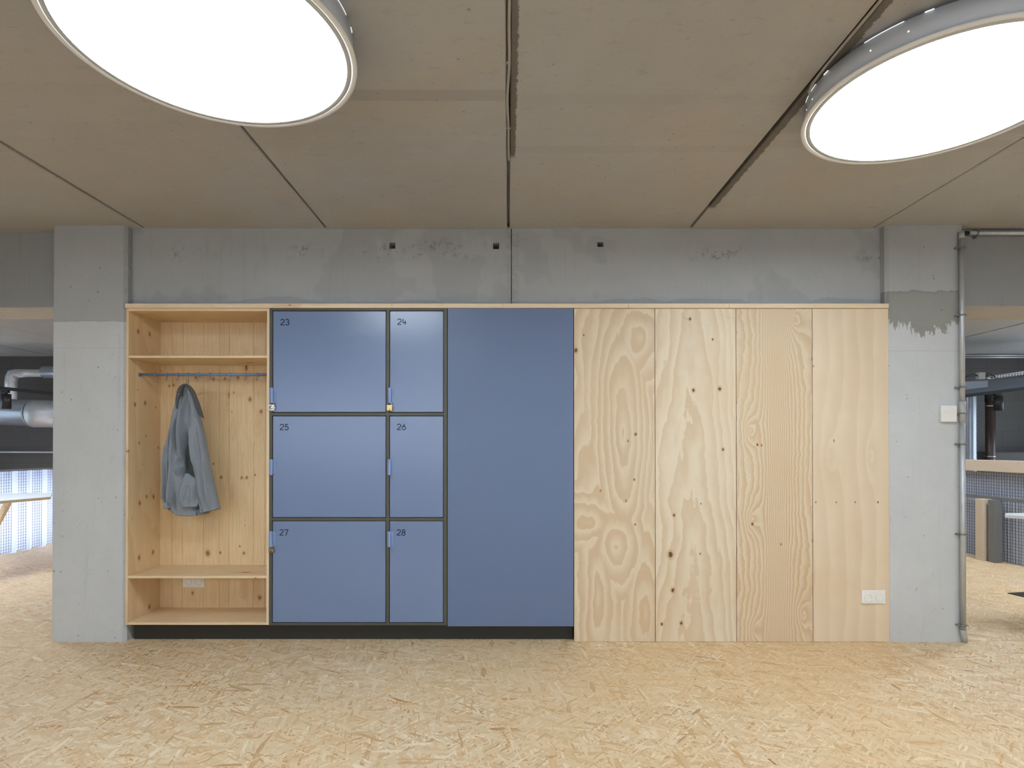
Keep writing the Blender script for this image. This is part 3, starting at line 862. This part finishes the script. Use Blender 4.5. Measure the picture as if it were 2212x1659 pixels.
def ribbon(mb, pts, w, y0, y1):
    pts = [Vector((p[0], p[1])) for p in pts]
    closed = (pts[0] - pts[-1]).length < 1e-6
    if closed: pts = pts[:-1]
    N = len(pts); L = []
    for i in range(N):
        if closed: d0 = (pts[i] - pts[i - 1]).normalized(); d1 = (pts[(i + 1) % N] - pts[i]).normalized()
        else:
            d0 = (pts[i] - pts[i - 1]).normalized() if i else (pts[1] - pts[0]).normalized()
            d1 = (pts[i + 1] - pts[i]).normalized() if i < N - 1 else d0
        n = Vector((-(d0 + d1).y, (d0 + d1).x)).normalized()
        k = 1 / max(0.6, n.dot(Vector((-d1.y, d1.x))))
        L.append((pts[i] + n * w / 2 * k, pts[i] - n * w / 2 * k))
    vs = []
    for a, b in L: vs += [(a.x, y0, a.y), (b.x, y0, b.y), (a.x, y1, a.y), (b.x, y1, b.y)]
    fs = []
    for i in range(N if closed else N - 1):
        p, q = 4 * i, 4 * ((i + 1) % N)
        fs += [(p, p + 1, q + 1, q), (p + 2, q + 2, q + 3, p + 3), (p, q, q + 2, p + 2), (p + 1, p + 3, q + 3, q + 1)]
    if not closed: fs += [(0, 2, 3, 1), (4 * N - 4, 4 * N - 3, 4 * N - 1, 4 * N - 2)]
    mb._add(vs, fs)
DY = 0.0005
num = 23
hand = {23: (586, 592.2, 838, 871.5), 24: (839.5, 846, 838, 871.5), 25: (585.3, 592, 992, 1026), 26: (839, 845.6, 992, 1026), 27: (584.5, 591, 1146.5, 1181), 28: (838.7, 845.2, 1147, 1180.5)}
npos = {23: (605.6, 689.5), 24: (858.5, 688.7), 25: (604.6, 916.2), 26: (858, 915.8), 27: (604.4, 1143.7), 28: (857.6, 1143.8)}
for (y0, y1) in rws:
    for (x0, x1) in cols:
        dr = MB().box(PX(x0), PX(x1), DY, 0.019, PZ(y1), PZ(y0), 0.0012, seg=2).build('door', M['blue'], lk_)
        a, b, c_, d_ = hand[num]
        hx0, hx1, hz0, hz1 = PX(a), PX(b), PZ(d_), PZ(c_)
        hm = MB()
        hm.box(hx0, hx0 + 0.0035, -0.026, 0.0008, hz0 + .004, hz1 - .002, 0.0008)
        hm.box(hx0 + 0.0048, hx1, -0.024, -0.0215, hz0, hz1, 0.0008)
        hm.box(hx0 + 0.0048, hx0 + 0.0076, -0.0218, 0.0008, hz0 + .002, hz1, 0.0005)
        hm.box(hx0 + .0045, hx1 + .012, -0.0022, 0.0008, hz0 + .004, hz1 - .004, 0.0004)
        hm.build('handle', M['blue_light'], dr)
        nb = MB(); nx, ny = npos[num]
        H = 0.0385; X0 = PX(nx); Z0 = PZ(ny) - H
        for i, ch in enumerate(str(num)):
            for st in digit(ch):
                ribbon(nb, [(X0 + i * 0.031 + p[0] * H, Z0 + p[1] * H) for p in st], 0.0050, DY - 0.0006, DY + 0.0002)
        nb.build('number_marking', M['ink'], dr)
        num += 1

def padlock(xc, ytop, ybot, w, label, mat, dial=False, sh=11):
    Y = -0.013
    zb, zt = PZ(ybot, Y), PZ(ytop, Y)
    cx = PX(xc, Y); hw = w / 2
    t = thing('padlock', label, 'padlock', (cx, Y, zb))
    if dial:
        m = MB()
        r = (zt - zb) / 2
        m.lathe([(0, -0.0095), (r * .88, -0.0095), (r, -0.007), (r, 0.007), (r * .9, 0.0085), (0, 0.0085)], (cx - .001, Y, (zb + zt) / 2), 40, 'y')
        m.box(cx, cx + hw, Y - 0.0075, Y + .0075, zb + .001, zt - .001, 0.003, seg=3)
        m.build('lock_body', mat, t)
        d = MB().lathe([(0, -0.0125), (r * .38, -0.0125), (r * .5, -0.010), (r * .62, -0.0093), (0, -0.0093)], (cx - .001, Y, (zb + zt) / 2), 32, 'y')
        d.build('dial', M['steel'], t)
    else:
        MB().box(cx - hw, cx + hw, Y - 0.008, Y + 0.008, zb, zt, 0.0035, seg=3).build('lock_body', mat, t)
        MB().lathe([(0, -0.0006), (0.0035, -0.0006), (0.0035, 0.001), (0, .001)], (cx, Y - 0.008, zb + 0.008), 16, 'y').build('keyhole', M['old_brass'] if mat != M['old_brass'] else M['black'], t)
    hh = hw * 0.62
    ztop = zt + sh * 0.003 - hh
    pts = [(cx - hh, Y, zt - .004)] + [(cx - hh, Y, ztop)] + [(cx + hh * math.cos(a), Y, ztop + hh * math.sin(a)) for a in [PI - PI * i / 10 for i in range(11)]] + [(cx + hh, Y, ztop), (cx + hh, Y, zt - .004)]
    MB().tube(pts, 0.0021, 10).build('shackle', M['steel'], t)
padlock(586.8, 873.5, 887.5, 0.034, 'white round-faced padlock hanging from locker door 23', M['white_plastic'], True, 8)
padlock(841.6, 874.8, 887.5, 0.038, 'pale brass padlock hanging from locker door 24', M['brass'], False, 9)
padlock(586.8, 1184, 1193.5, 0.034, 'dull dark brass padlock hanging from locker door 27', M['old_brass'], False, 8)

# ------------------------------------------------------------------ blue wide panel, plinth, plywood
bx0, bx1 = PX(967, -.006), PX(1238.8, -.006)
bp = thing('tall_cupboard', 'tall plain blue cupboard between the lockers and the plywood', 'cupboard', ((bx0 + bx1) / 2, 0.18, PZ(1353)))
MB().box(bx0, bx1, -0.006, 0.013, PZ(1353, -.006), CAPZ0 - 0.0015, 0.0010, seg=2).build('door', M['blue_wide'], bp)
MB().box(bx0 + 0.004, bx1 - 0.004, 0.015, FD, PZ(1350), CAPZ0 - 0.003).build('carcass', M['olive'], bp)
pY = 0.055
o = MB().box(WX0 + 0.022, PX(1239.5), pY, 0.36, 0.0, PZ(1350.6), 0.001).build('plinth', M['plinth'])
tag(o, 'black recessed plinth along the floor under wardrobe, lockers and blue cupboard', 'plinth')
PN = [('ply1', 1240.2, 1414.6, 'plywood panel with bold oval grain, beside the blue cupboard'),
      ('ply2', 1415.8, 1589.9, 'pale plywood panel with dark knots, second from the blue cupboard'),
      ('ply3', 1591.1, 1754.6, 'plywood panel with tight wavy upright grain, third from the blue cupboard'),
      ('ply4', 1755.9, 1919.8, 'smooth pale plywood panel carrying the socket, beside the right column')]
for m, a, b, lab in PN:
    o = MB().box(PX(a), PX(b), 0.0, 0.018, 0.001, CAPZ0 - 0.001, 0.0009).build('plywood_panel', M[m])
    tag(o, lab, 'panel', 'plywood panels')
    if m == 'ply4':
        pass

# ------------------------------------------------------------------ ceiling lights
def lamp(cx, cy, label):
    zb = CAMZ + 1.322; zt = CAMZ + 1.421
    t = thing('ceiling_light', label, 'light', (cx, cy, zb))
    N = 160
    MB().lathe([(0.448, zt - .004), (0.448, zb + 0.006), (0.458, zb + 0.006), (0.4585, zt - .004), (0.448, zt - 0.004)], (cx, cy, 0), N).build('housing', M['white_pc'], t)
    MB().lathe([(0.4565, zb + 0.010), (0.471, zb + 0.010), (0.4725, zb + 0.006), (0.4715, zb), (0.4575, zb), (0.4565, zb + .004), (0.4565, zb + 0.010)], (cx, cy, 0), N).build('trim_ring', M['lip'], t)
    MB().lathe([(0.4572, zb + 0.0035), (0.4528, zb + 0.0035)], (cx, cy, 0), N).build('light_gap', M['glow'], t)
    MB().lathe([(0.4530, zb + 0.005), (0.4530, zb + 0.0008), (0.4375, zb + 0.0008), (0.4375, zb + .005), (0.4530, zb + .005)], (cx, cy, 0), N).build('inner_ring', M['ringg'], t)
    MB().lathe([(0.0, zb + 0.002), (0.22, zb + .002), (0.4383, zb + 0.002)], (cx, cy, 0), 64, smooth=False).build('diffuser', M['lamp'], t)
    MB().lathe([(0.0, zt - 0.006), (0.45, zt - 0.006)], (cx, cy, 0), 64, smooth=False).build('top_plate', M['white_pc'], t)
    # mounting spacers up to the slab and lit slots just under them
    for k in range(8):
        a = 2 * PI * k / 8 + 0.2
        q = Vector((cx + 0.40 * math.cos(a), cy + 0.40 * math.sin(a), 0))
        MB().tube([(q.x, q.y, zt - .006), (q.x, q.y, ZC + 0.006)], 0.012, 12).build('spacer', M['white_pc'], t)
    for k in range(16):
        a0 = 2 * PI * k / 16 + 0.07; ln = 16 if k % 2 else 4
        pts = [(cx + 0.4586 * math.cos(a0 + j * 0.018), cy + 0.4586 * math.sin(a0 + j * 0.018), zt - .0035) for j in range(ln)]
        MB().tube(pts, 0.0010 if k % 2 else 0.0016, 6).build('lit_slot', M['glow'], t)
    for a in (2.52, 2.86, 3.02, 3.65, 3.9, 4.6, 4.75, 5.6, 5.75, 0.3, 1.1, 1.9):
        p = (cx + 0.459 * math.cos(a), cy + 0.459 * math.sin(a), zb + 0.055)
        MB().tube([p, (p[0] + .0006 * math.cos(a), p[1] + .0006 * math.sin(a), p[2])], 0.0026, 10).build('light_hole', M['glow'], t)
    return t
LZ = ZC
lampL = lamp(-0.990, CAMY + 1.900, 'round white ceiling light at the upper left, nearer the camera')
lampR = lamp(1.660, CAMY + 2.212, 'round white ceiling light at the upper right, above the plywood')
# cables in the slab joints
def cable(pts, r, label, clips=()):
    t = thing('ceiling_cable', label, 'cable', pts[-1])
    MB().tube(pts, r, 10).build('sheath', M['cable'], t)
    for c in clips:
        MB().box(c[0] - .009, c[0] + .009, c[1] - .004, c[1] + .004, c[2] - 0.001, ZC + .004, .001).build('clip', M['cable'], t)
pts = []
for i in range(50):
    s = i / 49; y = BACKY + 3.0 + (onZ(1097, 345, ZC).y - BACKY - 3.0) * s
    pts.append((0.001 + 0.0035 * math.sin(y * 6.1) + 0.002 * math.sin(y * 15), y, ZC - 0.0005 + 0.002 * math.sin(y * 9)))
cable(pts, 0.0055, 'thin grey cable running in the middle ceiling joint', [(0.001, onZ(1097, q, ZC).y, ZC - .004) for q in (135, 276)])
cy_ = CAMY + 2.212
a = math.radians(172)
e = Vector((1.66 + 0.4585 * math.cos(a), cy_ + 0.4585 * math.sin(a), CAMZ + 1.40))
e = Vector((1.2085, cy_ + 0.08, CAMZ + 1.408))
ee = Vector((1.66 - 0.455, cy_ + 0.06, CAMZ + 1.405))
pts = [(1.197, BACKY + 3, ZC - 0.0005), (1.197, cy_ - 0.6, ZC - .0005), (1.196, cy_ - 0.05, ZC - .002), (1.194, cy_ + 0.03, ZC - .010), (1.197, cy_ + 0.065, ZC - .022), (1.206, cy_ + 0.075, CAMZ + 1.402), (1.214, cy_ + 0.07, CAMZ + 1.40)]
cable(pts, 0.0055, 'grey cable looping from a ceiling joint into the right ceiling light')

# ------------------------------------------------------------------ conduit on the right column
PXc, PYc = PX(2078.5, -0.02), -0.022
ztop, zbot = PZ(505, PYc), 0.02
cd = thing('conduit_pipe', 'upright grey conduit pipe clamped to the edge of the right column', 'pipe', (PXc, PYc, 0))
ptsp = [(PXc + 0.035, PYc + 0.06, -0.02), (PXc + 0.018, PYc + .02, 0.012), (PXc + 0.004, PYc, 0.035), (PXc, PYc, 0.07), (PXc, PYc, ztop - .06), (PXc, PYc, ztop)]
zj = PZ(880, PYc)
MB().tube([(PXc, PYc, 0.065), (PXc, PYc, zj)], 0.0155, 20).tube([(PXc, PYc, zj), (PXc, PYc, ztop)], 0.0145, 20).build('pipe', M['galv'], cd)
MB().tube([(PXc + 0.03, PYc + 0.035, 0.002), (PXc + 0.018, PYc + .012, 0.014), (PXc + 0.006, PYc, 0.038), (PXc, PYc, 0.07), (PXc, PYc, .085)], 0.0175, 18).build('bend', M['grey_pvc'], cd)
MB().tube([(PXc, PYc, ztop - .03), (PXc, PYc, ztop + .012)], 0.0165, 20).build('end_cap', M['grey_pvc'], cd)
MB().tube([(PXc, PYc, PZ(912, PYc)), (PXc, PYc, PZ(867, PYc))], 0.0180, 20).build('coupling', M['grey_pvc'], cd)
for y in (535, 681, 837, 893, 959, 1154, 1351):
    z = PZ(y, PYc); m = MB()
    m.tube([(PXc, PYc, z - .005), (PXc, PYc, z + .005)], 0.0188, 20)
    m.box(PXc - 0.036, PXc + 0.030, PYc + .008, PYc + .0215, z - .005, z + .005, .001)
    m.tube([(PXc - 0.029, PYc + .022, z), (PXc - 0.029, PYc - 0.006, z)], 0.0045, 8)
    m.tube([(PXc + 0.026, PYc + .02, z), (PXc + 0.026, PYc - 0.006, z)], 0.004, 8)
    m.build('clamp', M['clamp'], cd)
# horizontal conduit under the ceiling, on the right beam
hy, hz = 0.063, PZ(503.5, 0.063)
hc = thing('conduit_pipe', 'level steel conduit pipe along the top of the right beam', 'pipe', (PX(2150, hy), hy, hz))
MB().tube([(PX(2094, hy), hy, hz), (4.6, hy, hz)], 0.0155, 20).build('pipe', M['galv'], hc)
MB().tube([(PX(2084, hy), hy, hz), (PX(2094, hy), hy, hz)], 0.013, 16).build('elbow_end', M['black'], hc)
for x in (2111, 2300):
    xx = PX(x, hy); m = MB()
    m.tube([(xx - .005, hy, hz), (xx + .005, hy, hz)], 0.0188, 20)
    m.box(xx - .005, xx + .005, hy + .01, 0.088, hz - .032, hz + .028, .001)
    m.tube([(xx, hy + .02, hz - .028), (xx, hy - 0.004, hz - .028)], 0.0045, 8)
    m.build('clamp', M['clamp'], hc)
# access box
a_, b_ = onY(2034, 911.5, -0.02), onY(2066.5, 876, -0.02)
ab = thing('wall_box', 'square white plastic box on the right column beside the pipe', 'box', ((a_.x + b_.x) / 2, -0.01, a_.z))
MB().box(a_.x, b_.x, -0.024, -0.004, a_.z, b_.z, 0.004, seg=3).build('cover', M['white_plastic'], ab)
MB().box(a_.x + .005, b_.x - .005, -0.006, 0.0, a_.z + .005, b_.z - .005).build('back_plate', M['socket_in'], ab)

# ------------------------------------------------------------------ beyond the openings
BLX, BRX = -5.90, 5.42
def screen(X, y0, y1, z1, period, mat, label, wave=0.018):
    t = thing('balustrade_screen', label, 'screen', (X, (y0 + y1) / 2, 0))
    m = MB(); n = int((y1 - y0) / period * 10); A = []
    for i in range(n + 1):
        y = y0 + (y1 - y0) * i / n
        w = X + math.copysign(0.03, X) + wave * math.sin(2 * PI * y / period)
        A.append((m.b.verts.new((w, y, 0.0)), m.b.verts.new((w, y, z1)), m.b.verts.new((w + .003, y, z1)), m.b.verts.new((w + .003, y, 0))))
    for a, b in zip(A, A[1:]):
        for k in range(4): m.b.faces.new((a[k], b[k], b[(k + 1) % 4], a[(k + 1) % 4]))
    m.build('corrugated_sheet', mat, t, smooth=False)
    m = MB(); r = 0.0014
    y = y0
    while y < y1:
        m.box(X - r, X + r, y - r, y + r, 0.01, z1); y += 0.034
    z = 0.02
    while z < z1:
        m.box(X - r * .8, X + r * .8, y0, y1, z - r, z + r); z += 0.034
    m.build('wire_mesh', M['mesh_wire'], t)
    return t
sL = screen(BLX, -0.2, 5.3, 0.975, 0.22, M['poly'], 'backlit corrugated screen with wire mesh through the left opening', 0.05)
MB().box(BLX - .02, BLX + .02, -0.2, 5.3, 0.975, 0.995).build('top_rail', M['rail_grey'], sL)
sR = screen(BRX, -0.2, 5.3, 0.975, 0.052, M['sheet_grey'], 'grey corrugated screen with wire mesh through the right opening', 0.012)
MB().box(BRX - .045, BRX + .045, -0.2, 5.3, 0.985, 1.113, .004).build('timber_rail', M['pine_grey'], sR, label='broad pine top rail')
MB().box(BRX - .065, BRX - .045, -0.2, 5.3, 0.680, 0.715, .002).build('middle_rail', M['rail_grey'], sR)
MB().box(BRX - .17, BRX - .05, onX(2131, 1211, BRX - .11).y - .02, onX(2131, 1211, BRX - .11).y + .08, 0.0, 0.68, .003).build('timber_post', M['pine_grey'], sR, label='pine post')
yy = onX(2155, 1205, BRX - .06).y
MB().box(BRX - .14, BRX - .05, yy - .05, yy + .03, 0.0, 0.68, .002).build('steel_post', M['rail_grey'], sR)

def P(x, y, Zd): return onY(x, y, CAMY + Zd)
# -- left: ducts
Zd = 8.3
t = thing('spiral_duct', 'large silver spiral duct seen through the left opening', 'duct', P(30, 920, Zd))
c0, c1 = P(-90, 884, Zd), P(72, 892, Zd)
r = 0.19
m = MB()
n = 60
pts = [c0.lerp(c1, i / n) for i in range(n + 1)]
rs = [r + (0.006 if i % 2 else 0.0) for i in range(n + 1)]
m.tube(pts, rs, 28); m.build('duct_run', M['spiral'], t)
m = MB()
el = [c1 + Vector((0.26 * math.sin(a), 0.26 * (1 - math.cos(a)), -0.01)) for a in [PI / 2 * i / 8 for i in range(9)]]
m.tube(el, 0.198, 28); m.tube([el[-1], el[-1] + Vector((0, .25, 0))], 0.19, 28)
m.build('elbow', M['galv'], t)
h = P(-25, 884, Zd); MB().tube([h, Vector((h.x, h.y, ZC - .002))], .006, 8).build('suspension', M['clamp'], t)
t = thing('ventilation_duct', 'slim silver duct with an elbow above the large left duct', 'duct', P(25, 862, Zd))
c0, c1 = P(24, 862, Zd - .25), P(24, 824, Zd - .25)
top = P(34, 807, Zd - .25)
el = [c0, c1, c1 + Vector((.01, 0, .05)), c1.lerp(top, .75) + Vector((-.01, 0, .02)), top, P(60, 806, Zd - .25), P(180, 806, Zd - .25)]
MB().tube(el, [0.07, .072, .075, .078, .065, .055, .055], 20).build('duct_run', M['galv'], t)
MB().tube([P(95, 804, Zd - .25), P(190, 804, Zd - .25)], 0.085, 20).build('wide_section', M['spiral'], t)
def spot(xa, ya, xb, yb, Zs, sx, sy0, sy1, lab1, lab2, rr):
    a, b = P(xa, ya, Zs), P(xb, yb, Zs)
    t = thing('track_rail', lab1, 'rail', (a + b) / 2)
    m = MB(); d = Vector((0, 0, .02))
    vs = [a - d, a + d, b + d, b - d]; vs = [v + Vector((0, -.02, 0)) for v in vs] + [v + Vector((0, .02, 0)) for v in vs]
    m._add(vs, [(0, 1, 2, 3), (4, 7, 6, 5), (0, 4, 5, 1), (3, 2, 6, 7), (1, 5, 6, 2), (0, 3, 7, 4)])
    m.build('track', M['black'], t)
    for q in ((.2, .8) if xa < 0 else (.1, .9)):
        h = a.lerp(b, q); MB().tube([h, Vector((h.x, h.y, ZC + .01))], 0.006, 8).build('suspension', M['black'], t)
    p0, p1 = P(sx, sy0, Zs), P(sx, sy1, Zs)
    s = thing('track_spotlight', lab2, 'spotlight', p1)
    MB().tube([p0, p1], rr, 24).build('lamp_head', M['black'], s)
    m = MB(); zz = a.z + (b.z - a.z) * (p0.x - a.x) / (b.x - a.x)
    m.tube([(p0.x, p0.y, zz - .02), (p0.x, p0.y, p0.z - .0)], 0.014, 10).box(p0.x - .05, p0.x + .03, p0.y - .018, p0.y + .018, zz - .05, zz - .02)
    m.build('adapter', M['black'], s)
spot(-60, 832, 230, 862, 6.9, 13.5, 851, 883, 'black lighting track crossing the left opening', 'black cylinder spotlight on the track in the left opening', 0.048)
a = P(-150, 976, 9.0); b = P(200, 977, 9.0)
o = MB().tube([a, b], 0.016, 12).build('conduit_pipe', M['galv']); tag(o, 'thin level conduit on the far wall in the left opening', 'pipe')
# -- left: table
ta = thing('trestle_table', 'white-topped table with a slanting wood leg, in the left opening', 'table', (-5.0, CAMY + 6.2, 0))
zt = 0.75
c = [onZ(-60, 1087, zt), onZ(109, 1073, zt), onZ(112, 1064, zt), onZ(0, 1066, zt)]
def slab(mb, q, z0, z1):
    vs = [(v.x, v.y, z1) for v in q] + [(v.x, v.y, z0) for v in q]
    mb._add(vs, [(0, 1, 2, 3), (4, 7, 6, 5), (0, 4, 5, 1), (1, 5, 6, 2), (2, 6, 7, 3), (3, 7, 4, 0)])
    return mb
slab(MB(), c, zt - .006, zt).build('tabletop', M['table_white'], ta)
slab(MB(), c, zt - .028, zt - .0062).build('edge_board', M['pine_shelf'], ta, label='pine edge under the top')
def leg(p0, p1, w, par, mat):
    m = MB(); d = (p1 - p0).normalized(); s = d.cross(Vector((0, 1, 0))).normalized() * w / 2; f = Vector((0, .022, 0))
    vs = [p0 - s - f, p0 + s - f, p0 + s + f, p0 - s + f, p1 - s - f, p1 + s - f, p1 + s + f, p1 - s + f]
    m._add(vs, [(0, 1, 2, 3), (4, 7, 6, 5), (0, 4, 5, 1), (1, 5, 6, 2), (2, 6, 7, 3), (3, 7, 4, 0)])
    return m.build('leg', mat, par)
l0 = P(26, 1080, 6.45); l0.z = zt - .028
leg(l0, Vector((l0.x - .12, l0.y - .32, 0.0)), .06, ta, M['pine_back'])

# -- right: services
o = thing('conduit_pipe', 'pair of bright level conduits below the far ceiling, right opening', 'pipe', P(2150, 770, 8.9))
for q in (767.5, 771.8):
    MB().tube([P(2040, q, 8.9), P(2330, q, 8.9)], 0.014, 12).build('pipe', M['galv'], o)
Zr = 7.6
def bar(mb, x0, ya0, yb0, x1, ya1, yb1, Zn, dp):
    q = [P(x0, yb0, Zn), P(x0, ya0, Zn), P(x1, ya1, Zn), P(x1, yb1, Zn)]
    r_ = [v + Vector((0, dp, 0)) for v in q]
    mb._add(q + r_, [(0, 1, 2, 3), (4, 7, 6, 5), (0, 4, 5, 1), (1, 5, 6, 2), (2, 6, 7, 3), (3, 7, 4, 0)])
    return mb
t = thing('trunking_duct', 'grey metal trunking rising to the right in the right opening', 'duct', P(2150, 850, Zr))
bar(MB(), 2050, 831, 857, 2300, 806, 828, Zr, .3).build('trunking', M['trunk'], t)
bar(MB(), 2050, 826, 846, 2134, 822, 836, Zr - .03, .03).build('film_cover', M['spiral'], t)
for q in (2060, 2250):
    h = P(q, 835, Zr + .15); MB().tube([h, Vector((h.x, h.y, ZC - .002))], .006, 8).build('suspension', M['clamp'], t)
t = thing('cable_tray', 'white perforated cable tray in the right opening', 'tray', P(2190, 812, Zr))
bar(MB(), 2134, 813, 819, 2300, 789, 799.5, Zr, .02).build('tray_side', M['table_white'], t)
for i in range(12):
    x = 2143 + i * 6.2; yb = 811.5 + (x - 2134) * (-17.0 / 166)
    for k in (1.0, 4.6):
        p = P(x, yb + 1 + k, Zr - .003)
        MB().box(p.x - .009, p.x + .009, p.y - .001, p.y + .004, p.z - .005, p.z + .005).build('slot', M['black'], t)
p = P(2118, 812, Zr - .05)
jb = thing('junction_box', 'small grey junction box with loose cables beside the cable tray', 'box', (p.x, p.y, p.z - .05))
MB().box(p.x - .045, p.x + .045, p.y - .03, p.y + .03, p.z - .045, p.z + .045, .004).build('box_body', M['grey_pvc'], jb)
for k in range(5):
    s = -1 if k % 2 else 1
    pp = [(p.x + s * .04, p.y, p.z), (p.x + s * (.09 + .01 * k), p.y - .02, p.z + .04 - .015 * k), (p.x + s * (.14 + .02 * k), p.y, p.z + .02 - .01 * k), (p.x + s * (.2), p.y, p.z - .02)]
    MB().tube(pp, .005, 6).build('loose_cable', M['black'], jb)
spot(2040, 861, 2330, 824, 7.2, 2156.5, 856, 887, 'black lighting track crossing the right opening', 'black cylinder spotlight on the track in the right opening', 0.050)
Zp = 8.6
t = thing('waste_pipe', 'dark brown upright pipe with steel bands in the right opening', 'pipe', P(2139, 1100, Zp))
t.location.z = 0
a, b = P(2139, 850, Zp), P(2139, 990, Zp)
rp = 9 * Zp / F
MB().tube([(a.x, a.y, 0), (a.x, a.y, a.z)], rp, 24).build('pipe', M['brown_pipe'], t)
MB().tube([(a.x, a.y, P(2139, 868, Zp).z), (a.x, a.y, a.z + .03)], rp * 1.07, 24).build('collar', M['black'], t)
for y in (877, 986):
    z = P(2139, y, Zp).z; MB().tube([(a.x, a.y, z - .01), (a.x, a.y, z + .01)], rp * 1.10, 24).build('band', M['steel'], t)
t = thing('spiral_duct', 'upright silver spiral duct beside the brown pipe in the right opening', 'duct', P(2095, 990, Zp)); t.location.z = 0
a = P(2094, 852, Zp); n = 70
MB().tube([(a.x, a.y, a.z * i / n) for i in range(n + 1)], [.085 + (.004 if i % 2 else 0) for i in range(n + 1)], 24).build('duct_run', M['spiral'], t)
o = MB().box(P(2152, 976, 8.7).x, P(2300, 976, 8.7).x, CAMY + 8.75, FARY, 0, P(2152, 976, 8.75).z, .02).build('concrete_ledge', M['blockwork']); struct(o)
# table tip on the right
zt = 0.75
tb = thing('work_table', 'white tabletop corner entering from the right edge of the picture', 'table', (4.6, CAMY + 4.9, 0))
c = [onZ(2171, 1112, zt), onZ(2330, 1124, zt), onZ(2420, 1106, zt), onZ(2172, 1108.5, zt)]
slab(MB(), c, zt - .022, zt).build('tabletop', M['table_white'], tb)
for s, u in ((c[1], 0), (c[2], 0)):
    MB().tube([(s.x - .15, s.y + (.05 if s is c[1] else -.05), 0), (s.x - .15, s.y + (.05 if s is c[1] else -.05), zt - .02)], .02, 12).build('leg', M['rail_grey'], tb)
# floor hatch, right
q = [onZ(2176, 1282, 0), onZ(2240, 1297, 0), onZ(2290, 1291, 0), onZ(2212, 1280, 0)]
o = slab(MB(), q, 0.0, 0.006).build('floor_hatch', M['plinth']); tag(o, 'dark hatch plate in the floor at the right edge of the picture', 'hatch')

# ------------------------------------------------------------------ lights
def disk(x, y, z, r, power, col=(.79, .895, 1.0), name='room_lamp', rot=(0, 0, 0)):
    l = bpy.data.lights.new(name, 'AREA'); l.shape = 'DISK'; l.size = 2 * r; l.energy = power; l.color = col
    o = bpy.data.objects.new(name, l); COL.objects.link(o); o.location = (x, y, z); o.rotation_euler = rot
    return o
W = LAMP * PI * 0.60                      # matches a visible lamp
zl = CAMZ + 1.322
for x, y, k in ((-3.7, -2.9, .9), (4.3, -2.2, .9), (-1.0, -4.9, .5), (1.7, -4.8, .5)):
    disk(x, y, zl, .44, W * k)
COOL = (0.79, 0.88, 1.0)
disk(-5.0, 1.25, zl, .44, W * 1.7, COOL)
disk(4.9, 1.25, zl, .44, W * 1.7, COOL)
disk(-4.1, 3.6, zl, .44, W * 1.3, COOL)
disk(4.1, 3.6, zl, .44, W * 1.3, COOL)
l = bpy.data.lights.new('daylight', 'AREA'); l.shape = 'RECTANGLE'; l.size = 4.0; l.size_y = 0.8; l.energy = 85; l.color = (.90, .93, 1); l.spread = math.radians(80)
o = bpy.data.objects.new('daylight', l); COL.objects.link(o); o.location = (-6.9, 3.0, 0.45); o.rotation_euler = (0, -PI / 2, 0)
o.rotation_euler = (PI / 2, 0, -PI / 2)
l = bpy.data.lights.new('rear_fill', 'AREA'); l.shape = 'RECTANGLE'; l.size = 9.0; l.size_y = 2.0; l.energy = 74; l.color = (.79, .88, 1)  # unseen cool fill added behind the camera to brighten walls and ceiling
o = bpy.data.objects.new('rear_fill', l); COL.objects.link(o); o.location = (0, BACKY + .1, 1.35); o.rotation_euler = (PI / 2 - 0.3, 0, 0); l.spread = math.radians(125)
for sx, e in ((-1, 30), (1, 60)):
    l = bpy.data.lights.new('far_window', 'AREA'); l.shape = 'RECTANGLE'; l.size = 4.0; l.size_y = 1.4; l.energy = e; l.color = (.66, .82, 1)
    o = bpy.data.objects.new('far_window', l); COL.objects.link(o); o.location = (8.6 * sx, 2.6, 1.3); o.rotation_euler = (PI / 2 + 0.25, 0, PI / 2 * sx)
w = bpy.data.worlds.new('world'); S.world = w; w.use_nodes = True
w.node_tree.nodes['Background'].inputs[0].default_value = (.6, .65, .7, 1); w.node_tree.nodes['Background'].inputs[1].default_value = 0.2
S.view_settings.view_transform = 'Standard'; S.view_settings.look = 'None'; S.view_settings.gamma = 1; S.view_settings.exposure = 0.28
S.view_settings.use_curve_mapping = False
S.cycles.use_denoising = True
S.cycles.max_bounces = 6; S.cycles.diffuse_bounces = 4; S.cycles.glossy_bounces = 3; S.cycles.transmission_bounces = 3
S.cycles.use_adaptive_sampling = True; S.cycles.adaptive_threshold = 0.12; S.cycles.adaptive_min_samples = 12; S.cycles.caustics_reflective = False; S.cycles.caustics_refractive = False
S.cycles.sample_clamp_indirect = 8.0
